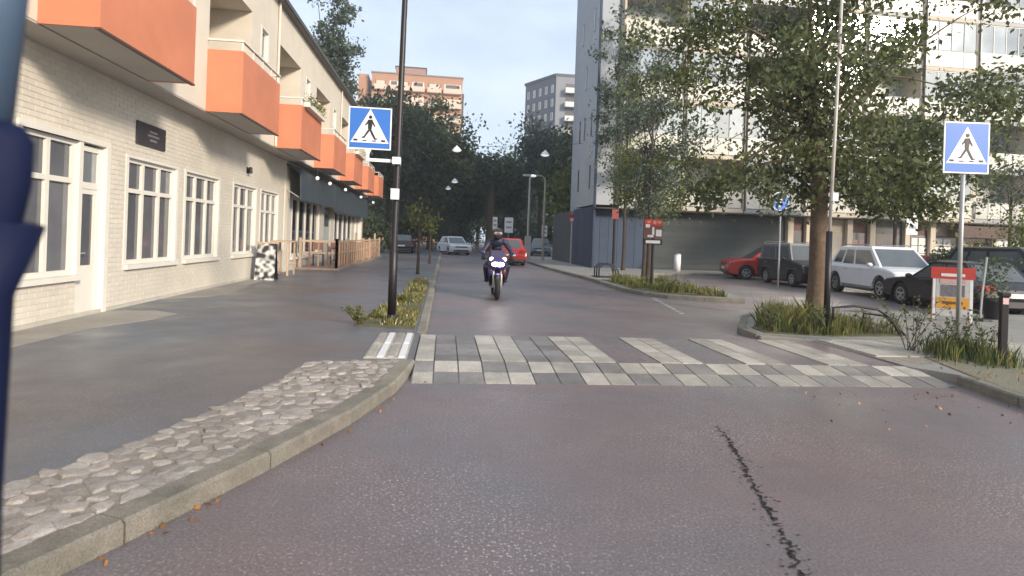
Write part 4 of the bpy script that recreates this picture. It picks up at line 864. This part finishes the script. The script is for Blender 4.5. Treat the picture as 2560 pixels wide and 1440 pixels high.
# ================================================================ VEHICLES
def wheel_parts(root, x, y, r, w, side, rimm=alloy):
    prof = [(r*.62,-w/2),(r*.9,-w/2),(r,-w*.36),(r,w*.36),(r*.9,w/2),(r*.62,w/2),(r*.62,-w/2)]
    t = MB().lathe(prof, (x,y,r), 22, 'y').build('wheel', tyre, root, smooth=False)
    yo = y+side*w*.40; m = MB(); m.lathe([(0,-.01),(r*.16,-.01),(r*.16,.012),(0,.012)], (x,yo,r), 12, 'y'); m.lathe([(r*.52,-.02),(r*.63,-.02),(r*.63,.02),(r*.52,.02),(r*.52,-.02)], (x,yo,r), 22, 'y')
    for k in range(5):
        a = 2*math.pi*k/5+.3; m.bar((x+math.cos(a)*r*.1,yo,r+math.sin(a)*r*.1), (x+math.cos(a)*r*.56,yo,r+math.sin(a)*r*.56), .03, r*.17)
    m.build('rim', rimm, t); MB().lathe([(0,0),(r*.58,0)], (x,yo-side*.05,r), 16, 'y').build('brake_disc', darkf, t)
def car(label, loc, rz, L_, W_, H_, paint, style='hatch', group='parked cars', lit=False, name='parked_car', rails=False, cpaint=None):
    t = thing(name, label, 'car', loc, rz, group); h = L_/2; r = .31 if style != 'suv' else .35; wx, wr = h-.82, -h+.78
    zb = H_*.615; zh = H_*.60; zn = H_*.515; cl = .19 if style != 'suv' else .24; ra = r+.065
    xw = h-1.02 if style != 'boxy' else h-1.05
    x1 = {'hatch': h-1.85, 'sedan': h-1.9, 'suv': h-1.75, 'boxy': h-1.25}[style]; x2 = {'hatch': -h+.75, 'sedan': -h+1.45, 'suv': -h+.62, 'boxy': -h+.16}[style]; xr = {'hatch': -h+.22, 'sedan': -h+.72, 'suv': -h+.16, 'boxy': -h+.05}[style]
    def arch(c): return [(c+ra*math.cos(a), r+ra*math.sin(a)) for a in [R(v) for v in range(-12, 193, 22)][::-1]]
    bot = [(-h+.10,cl+.12)]+arch(wr)+arch(wx)+[(h-.10,cl+.06)]
    topz = zh+.02
    out = bot+[(h-.02,cl+.16),(h,H_*.33),(h-.03,zn-.04),(h-.14,zn+.045),(h-.5,zh-.015),(xw,zh+.03),(x1*.3+xr*.3,zb),(xr+.02,zb+.01)]
    if style == 'sedan': out += [(-h+.12,zb-.01)]
    out += [(-h+.03,H_*.5),(-h,H_*.36),(-h+.03,cl+.2)]
    rings = []
    for ty, sx, sz, dz in ((-1,.965,.80,.05),(-.975,.985,.93,.02),(-.9,.993,.985,.0),(-.6,1,1,.004),(0,1.008,1,.012),(.6,1,1,.004),(.9,.993,.985,0),(.975,.985,.93,.02),(1,.965,.80,.05)):
        zc = r+.12; rings.append([(x*sx if i >= len(bot) or i == 0 or i == len(bot)-1 else x, ty*W_/2, (zc+(z-zc)*sz+(dz if z > zc else 0)*.3) if i >= len(bot) else z) for i, (x, z) in enumerate(out)])
    body = MB().loft(rings).build('body', paint, t)
    MB().box(-h+.2, h-.2, -W_/2+.12, W_/2-.12, cl-.02, H_*.42).build('underbody', tyre, t)
    # cabin
    wb, wt = W_/2-.07, W_/2-(.25 if style != 'boxy' else .14)
    zl = zb-.03; c = MB(); A = [(xw+.04,zl),(xr+.03,zl)]; 
    lo = [(xw+.04,-wb*.94,zl-.01),(xw+.04,wb*.94,zl-.01),(xr+.03,wb*.96,zl),(xr+.03,-wb*.96,zl)]; hi = [(x1,-wt,H_-.05),(x1,wt,H_-.05),(x2,wt,H_-.05),(x2,-wt,H_-.05)]
    tp2 = [(x1-.12,-wt+.08,H_),(x1-.12,wt-.08,H_),(x2+.1,wt-.08,H_-.01),(x2+.1,-wt+.08,H_-.01)]
    cab = c.loft([lo, hi, tp2]).build('cabin', cpaint or paint, t)
    def pane(a, b, cc, d, m0, m1, n0, n1, nm):
        a, b, cc, d = map(Vector, (a, b, cc, d)); f = lambda u, v: a.lerp(b, u).lerp(d.lerp(cc, u), v); q = [f(m0,n0), f(m1,n0), f(m1,n1), f(m0,n1)]
        nn = (q[1]-q[0]).cross(q[3]-q[0]).normalized(); cen = sum(q, Vector())/4
        if nn.dot(cen-Vector((0,0,H_*.6))) < 0: nn = -nn
        MB().add([p+nn*.008 for p in q]+[p-nn*.01 for p in q], [(0,1,2,3),(7,6,5,4),(0,4,5,1),(1,5,6,2),(2,6,7,3),(3,7,4,0)]).build(nm, cglass, cab)
    pane(lo[0], lo[1], hi[1], hi[0], .05, .95, .06, .93, 'windshield'); pane(lo[2], lo[3], hi[3], hi[2], .08, .92, .14, .9, 'rear_window')
    for s_ in (0, 1):
        a, b, cc, d = (lo[1], lo[2], hi[2], hi[1]) if s_ else (lo[0], lo[3], hi[3], hi[0])
        pane(a, b, cc, d, .07, .46, .10, .86, 'side_window'); pane(a, b, cc, d, .50, .93 if style != 'suv' else .72, .10, .86, 'side_window')
        if style == 'suv': pane(a, b, cc, d, .76, .94, .14, .82, 'side_window')
        sy = 1 if s_ else -1
        MB().sphere((xw-.25, sy*(W_/2+.06), zl+.07), (.07,.1,.065), 8, 6).build('mirror', paint, t, smooth=True)
        for xh in (xw-.95, xw-1.85): MB().box(xh-.1, xh+.08, sy*(W_/2-.012)-.012, sy*(W_/2-.012)+.012, zl-.13, zl-.10).build('door_handle', alloy if rails else darkf, t)
        MB().prism([(h-.07,zn-.02),(h-.40,zn+.07),(h-.42,zn-.03),(h-.04,zn-.12)], sy*(W_/2-.42), sy*(W_/2-.035), 'y').build('headlight', headl if lit else lampg, t)
        MB().box(-h-.012, -h+.16, sy*(W_/2-.40) if sy < 0 else W_/2-.40+.36*0, sy*(W_/2-.06) if sy > 0 else -(W_/2-.06), H_*.47, H_*.57).build('tail_light', redl, t) if sy > 0 else MB().box(-h-.012, -h+.16, -(W_/2-.06), -(W_/2-.40), H_*.47, H_*.57).build('tail_light', redl, t)
        if rails: MB().tube([(x1-.15,sy*(wt-.04),H_-.01),(x1-.3,sy*(wt-.04),H_+.05),(x2+.3,sy*(wt-.04),H_+.05),(x2+.12,sy*(wt-.04),H_-.01)], .018, 6).build('roof_rail', alloy, t)
        for xx in (wx, wr): wheel_parts(t, xx, sy*(W_/2-.12), r, .21, sy)
    MB().box(h-.05, h+.012, -W_*.28, W_*.28, zn-.16, zn-.07).build('grille', darkf, t); MB().box(h-.06, h+.008, -W_*.34, W_*.34, cl+.1, cl+.24).build('lower_grille', darkf, t)
    MB().box(h+.006, h+.022, -.26, .26, cl+.25, cl+.36).build('number_plate', plate, t); MB().box(-h-.02, -h+.02, -.26, .26, H_*.36, H_*.36+.11).build('number_plate', plate, t)
    MB().box(-h-.015, -h+.04, -W_*.4, W_*.4, cl+.06, cl+.2).build('rear_bumper_insert', darkf, t)
    if style == 'suv':
        for sy in (-1, 1): MB().box(wr+ra+.02, wx-ra-.02, sy*(W_/2-.02)-.02, sy*(W_/2-.02)+.02, cl-.02, cl+.13).build('sill_cladding', darkf, t)
    for sy in (-1, 1): MB().box(xw-1.36, xw-1.345, sy*(W_/2-.004)-.003, sy*(W_/2-.004)+.003, cl+.16, zb-.12).build('door_seam', darkf, t)
    if style == 'boxy':
        for sy in (-1, 1): MB().box(wr-.5, wr+.5, sy*(W_/2-.02)-.03, sy*(W_/2-.02)+.03, r+ra*.98, r+ra*1.12).box(wx-.45, wx+.45, sy*(W_/2-.02)-.03, sy*(W_/2-.02)+.03, r+ra*.98, r+ra*1.12).build('arch_flare', darkf, t)
    return t
P_ = lambda n, c, rough=.22: M(n, c, rough, .04, 2, spec=.6)
redp = P_('red_paint', (.42,.035,.03)); silv = P_('silver_paint', (.72,.74,.77)); blk = P_('black_paint', (.010,.009,.012), .15); drk = P_('dark_brown_paint', (.013,.011,.013), .2); whp = P_('white_car_paint', (.72,.73,.75)); tealp = P_('teal_paint', (.13,.20,.22))
car('red hatchback at the left end of the row before the garage', (15.0,26.4,0), R(168), 4.1, 1.78, 1.56, redp, 'hatch')
car('dark boxy off roader parked behind the linden trunk', (14.25,22.9,0), R(-93), 3.7, 1.62, 1.7, drk, 'boxy', rails=True, cpaint=P_('grey_roof_paint', (.20,.20,.205)))
car('silver white crossover parked nose out beside the dark off roader', (14.6,18.5,0), R(-99), 4.4, 1.86, 1.66, silv, 'suv', rails=True)
car('black hatchback parked behind the advertising board', (13.75,14.75,0), R(84), 3.7, 1.70, 1.33, blk, 'hatch')
car('small red car mostly hidden behind the advertising board', (17.2,18.9,0), R(-92), 4.0, 1.72, 1.42, redp, 'hatch')
car('black van-like car cut by right edge of photo', (16.5,15.4,0), R(-90), 4.5, 1.86, 1.75, blk, 'suv')
car('white car with headlights facing camera far down the road', (.78,50.5,0), R(-74), 4.2, 1.8, 1.5, whp, 'hatch', 'cars on the far road', name='oncoming_car')
car('red car driving away behind the motorcycle', (3.62,34.6,0), R(90), 4.1, 1.76, 1.5, redp, 'hatch', 'cars on the far road', name='moving_car')
car('teal grey car parked at far right kerb', (8.2,51,SWZ), R(-100), 4.2, 1.78, 1.48, tealp, 'sedan', 'cars on the far road')
car('dark car parked far off beside left verge', (-3.2,47.5,SWZ), R(90), 4.2, 1.78, 1.46, blk, 'sedan', 'cars on the far road')

# ---------------------------------------------------------------- motorcycle and rider
mc = thing('motorcycle', 'purple sport motorcycle with bright headlight riding toward camera', 'motorcycle', (1.32, 15.1, 0), R(-92))
purp = M('purple_fairing', (.045,.026,.13), .25, .05, 3, spec=.6); maroon = M('maroon_fairing', (.09,.018,.028), .3, .05, 3)
for nm, x, w in (('front_wheel', .70, .12), ('rear_wheel', -.70, .17)):
    r = .31; wv = MB().lathe([(r*.72,-w/2),(r*.93,-w*.4),(r,0),(r*.93,w*.4),(r*.72,w/2),(r*.72,-w/2)], (x,0,r), 24, 'y').build(nm, tyre, mc, smooth=True)
    m = MB().lathe([(r*.66,-.03),(r*.73,-.03),(r*.73,.03),(r*.66,.03),(r*.66,-.03)], (x,0,r), 24, 'y').lathe([(0,-.05),(.05,-.05),(.05,.05),(0,.05)], (x,0,r), 10, 'y')
    for k in range(5): a = 2*math.pi*k/5; m.bar((x,0,r), (x+math.cos(a)*r*.68,0,r+math.sin(a)*r*.68), .03, .03)
    m.build('rim', alloy, wv)
    if x > 0:
        for sy in (-1, 1): MB().lathe([(.06,0),(.15,0),(.15,.006),(.06,.006),(.06,0)], (x,sy*.075,r), 18, 'y').build('brake_disc', steel, wv)
for sy in (-1, 1):
    MB().tube([(.70,sy*.095,.31),(.60,sy*.095,.60),(.45,sy*.10,1.0)], [.027,.03,.026], 8).build('fork_leg', steel, mc, smooth=True)
    MB().tube([(.46,sy*.10,.98),(.42,sy*.2,1.0),(.34,sy*.36,.98)], .015, 8).build('handlebar', blackm, mc); MB().tube([(.50,sy*.2,1.03),(.50,sy*.34,1.13)], .008, 6).build('mirror_stalk', blackm, mc); MB().sphere((.49,sy*.37,1.145), (.03,.075,.045), 10, 6).build('mirror', purp, mc, smooth=True)
    MB().sphere((.66,sy*.155,.985), (.03,.055,.05), 12, 8).build('position_light', M('bright_lens', (.85,.85,.95), .2, 0, 1, emit=2.5), mc, smooth=True)
    MB().sphere((.56,sy*.285,.80), (.03,.045,.022), 8, 6).build('indicator', M('smoked_lens', (.06,.03,.03), .3), mc, smooth=True)
    MB().tube([(-.18,sy*.13,.40),(-.18,sy*.30,.40)], .016, 6).build('footpeg', blackm, mc)
    MB().tube([(-.7,sy*.12,.31),(-.25,sy*.11,.46)], [.03,.04], 6).build('swingarm', blackm, mc)
def ring(x, zc, hw, hh, n=14, pw=2.6): return [(x, math.copysign(abs(math.cos(a))**(2/pw), math.cos(a))*hw, zc+math.copysign(abs(math.sin(a))**(2/pw), math.sin(a))*hh) for a in [2*math.pi*k/n for k in range(n)]]
MB().loft([ring(.78,.86,.06,.05), ring(.73,.87,.16,.10), ring(.62,.88,.21,.17), ring(.45,.85,.235,.22), ring(.25,.82,.20,.18), ring(.10,.80,.15,.12)]).build('upper_fairing', purp, mc, smooth=True)
for sy in (-1, 1):
    MB().loft([[(x, sy*(y+d), z) for x, y, z, d in q] for q in (((.62,.17,.82,.0),(.66,.13,.66,.0),(.60,.13,.66,-.02),(.55,.17,.82,-.02)),((.42,.235,.80,0),(.46,.22,.5,0),(.42,.20,.5,-.01),(.38,.21,.80,-.01)),((.15,.235,.74,0),(.2,.17,.30,0),(.18,.14,.30,0),(.12,.21,.74,0)),((-.1,.2,.62,0),(-.1,.15,.30,0),(-.12,.12,.30,0),(-.12,.17,.62,0)))]).build('side_fairing', maroon if sy > 0 else purp, mc, smooth=True)
MB().loft([ring(.82,.60,.05,.02,10), ring(.88,.50,.07,.10,10), ring(.74,.635,.072,.03,10), ring(.52,.63,.07,.02,10)][:1]+[ring(.74,.645,.07,.02,10), ring(.52,.60,.065,.02,10)]).build('front_mudguard', purp, mc, smooth=True)
MB().add([(.70,-.17,.97),(.70,.17,.97),(.50,.16,1.20),(.50,-.16,1.20),(.66,-.22,.96),(.66,.22,.96),(.44,.19,1.17),(.44,-.19,1.17)], [(0,1,2,3),(0,3,7,4),(1,5,6,2),(3,2,6,7),(4,7,6,5),(0,4,5,1)]).build('windscreen', M('tinted_screen', (.05,.045,.09), .08, .05, 3, spec=.7), mc, bevel=.01)
MB().loft([ring(.745,.865,.145,.055,14,3), ring(.80,.86,.12,.045,14,3), ring(.815,.858,.06,.02,14,3)]).build('headlight', headl, mc, smooth=True)
MB().loft([ring(.35,.90,.06,.05), ring(.22,.95,.15,.12), ring(.02,.94,.16,.12), ring(-.15,.86,.11,.07)]).build('tank', purp, mc, smooth=True)
MB().loft([ring(-.05,.80,.10,.05), ring(-.3,.82,.15,.05), ring(-.6,.90,.13,.05), ring(-.95,.98,.06,.04)]).build('seat', blackm, mc, smooth=True)
MB().loft([ring(.30,.50,.13,.16), ring(.0,.48,.16,.20), ring(-.25,.50,.13,.16)]).build('engine', darkf, mc, smooth=True)
MB().tube([(.25,-.12,.28),(-.2,-.14,.27),(-.5,-.18,.42),(-.85,-.2,.52)], [.03,.035,.055,.06], 10).build('exhaust', steel, mc, smooth=True)
MB().box(-.98,-.92,-.09,.09,.86,.92).build('tail_light', redl, mc)

def skin_body(name, verts, edges, root, mat, parent, sub=2):
    me = bpy.data.meshes.new(name); me.from_pydata([v[:3] for v in verts], edges, []); me.materials.append(mat)
    o = link(name, me, parent); o.modifiers.new('skin', 'SKIN').use_smooth_shade = True; s_ = o.modifiers.new('sub', 'SUBSURF'); s_.levels = sub; s_.render_levels = sub
    if not me.skin_vertices: me.attributes.new('skin', 'FLOAT_VECTOR', 'POINT')
    sv = me.skin_vertices[0].data if me.skin_vertices else None
    if sv:
        for i, v in enumerate(verts): sv[i].radius = (v[3], v[4] if len(v) > 4 else v[3]); sv[i].use_root = (i == root)
    return o
pr = thing('person', 'rider in dark jacket and helmet leaning forward on the motorcycle', 'person', (1.32, 15.1, 0), R(-92))
v = [(-.28,0,.98,.15,.12),(-.17,0,1.14,.14,.12),(.0,0,1.32,.155,.11),(.08,0,1.43,.10,.08),(.14,0,1.50,.055)]
e = [(0,1),(1,2),(2,3),(3,4)]
for sy in (-1, 1):
    k = len(v); v += [(.04,sy*.20,1.39,.075),(.14,sy*.34,1.17,.055),(.32,sy*.35,1.01,.042),(-.24,sy*.13,.93,.105),(.10,sy*.27,.78,.082),(-.12,sy*.24,.48,.058),(-.15,sy*.23,.42,.05),(-.05,sy*.235,.40,.042)]
    e += [(3,k),(k,k+1),(k+1,k+2),(0,k+3),(k+3,k+4),(k+4,k+5),(k+5,k+6),(k+6,k+7)]
leather = M('black_leather', (.016,.018,.05), .5, .2, 10)
try: skin_body('body', v, e, 0, leather, pr)
except Exception as ex_: print('skin fail', ex_)
hm = MB().loft([ring(.02,1.60,.05,.05), ring(.05,1.60,.115,.12), ring(.13,1.605,.138,.145), ring(.22,1.60,.13,.14), ring(.29,1.58,.10,.11), ring(.315,1.575,.05,.06)]).build('helmet', M('helmet_black', (.03,.02,.022), .2, .1, 5), pr, smooth=True)
MB().loft([ring(.255,1.615,.112,.048), ring(.298,1.612,.098,.043), ring(.315,1.61,.06,.03)]).build('visor', M('pale_visor', (.42,.33,.33), .12, .1, 5), hm, smooth=True)  # pale tint paints a reflection onto the visor
for sy in (-1, 1):
    g = MB(); g.loft([ring(.33,1.005,.0,.0,8)]*0+[[(x, sy*(.355)+dy, z) for (dy, z) in ((-.04,.99),(.04,.99),(.04,1.03),(-.04,1.03))] for x in (.30,.335,.37)])
    for q in range(4): y = sy*.355-.033+q*.022; g.tube([(.365,y,1.015),(.40,y,1.0),(.405,y,.97),(.38,y,.955)], .010, 6)
    g.tube([(.33,sy*.32,1.0),(.35,sy*.305,.975),(.37,sy*.31,.955)], .011, 6); g.build('glove', blackm, pr, smooth=True)

# dark navy part of the camera vehicle (out of focus); its ground post is added
mp_ = thing('vehicle_mirror', 'blurred dark navy vehicle mirror housing at the left edge on an added post', 'mirror', (-.488, .70, 0))
MB().tube([(.0,0,0),(.0,0,1.2),(.005,0,1.42),(.02,0,1.50)], [.03,.022,.022,.035], 12).build('post', navy, mp_, smooth=True)
MB().loft([[(x*.9-.015, y, z) for x, y in [(math.cos(a)*w, math.sin(a)*.03) for a in [2*math.pi*k/14 for k in range(14)]]] for z, w in ((1.44,.032),(1.49,.052),(1.54,.064),(1.585,.065),(1.603,.052),(1.61,.026))]).build('housing', navy, mp_, smooth=True)
MB().tube([(-.012,0,1.60),(.0,0,1.75),(.012,0,2.0)], .03, 12).build('upper_arm', M('slate_blue_paint', (.06,.10,.16), .45), mp_, smooth=True)

# ---------------------------------------------------------------- haze
hz = MB().box(-160, 160, -70, 270, -1.6, 62).build('haze', M('haze_air', (.8,.8,.8)))
m = MATS['haze_air']; n = m.node_tree.nodes; 
for q in list(n):
    if q.type != 'OUTPUT_MATERIAL': n.remove(q)
pv = n.new('ShaderNodeVolumePrincipled'); pv.inputs['Color'].default_value = (.92, .95, 1, 1); pv.inputs['Density'].default_value = .0013; pv.inputs['Anisotropy'].default_value = .2
m.node_tree.links.new(pv.outputs[0], n['Material Output'].inputs['Volume']); tag(hz, 'thin pale bluish evening haze over the whole street', 'haze', kind='stuff')
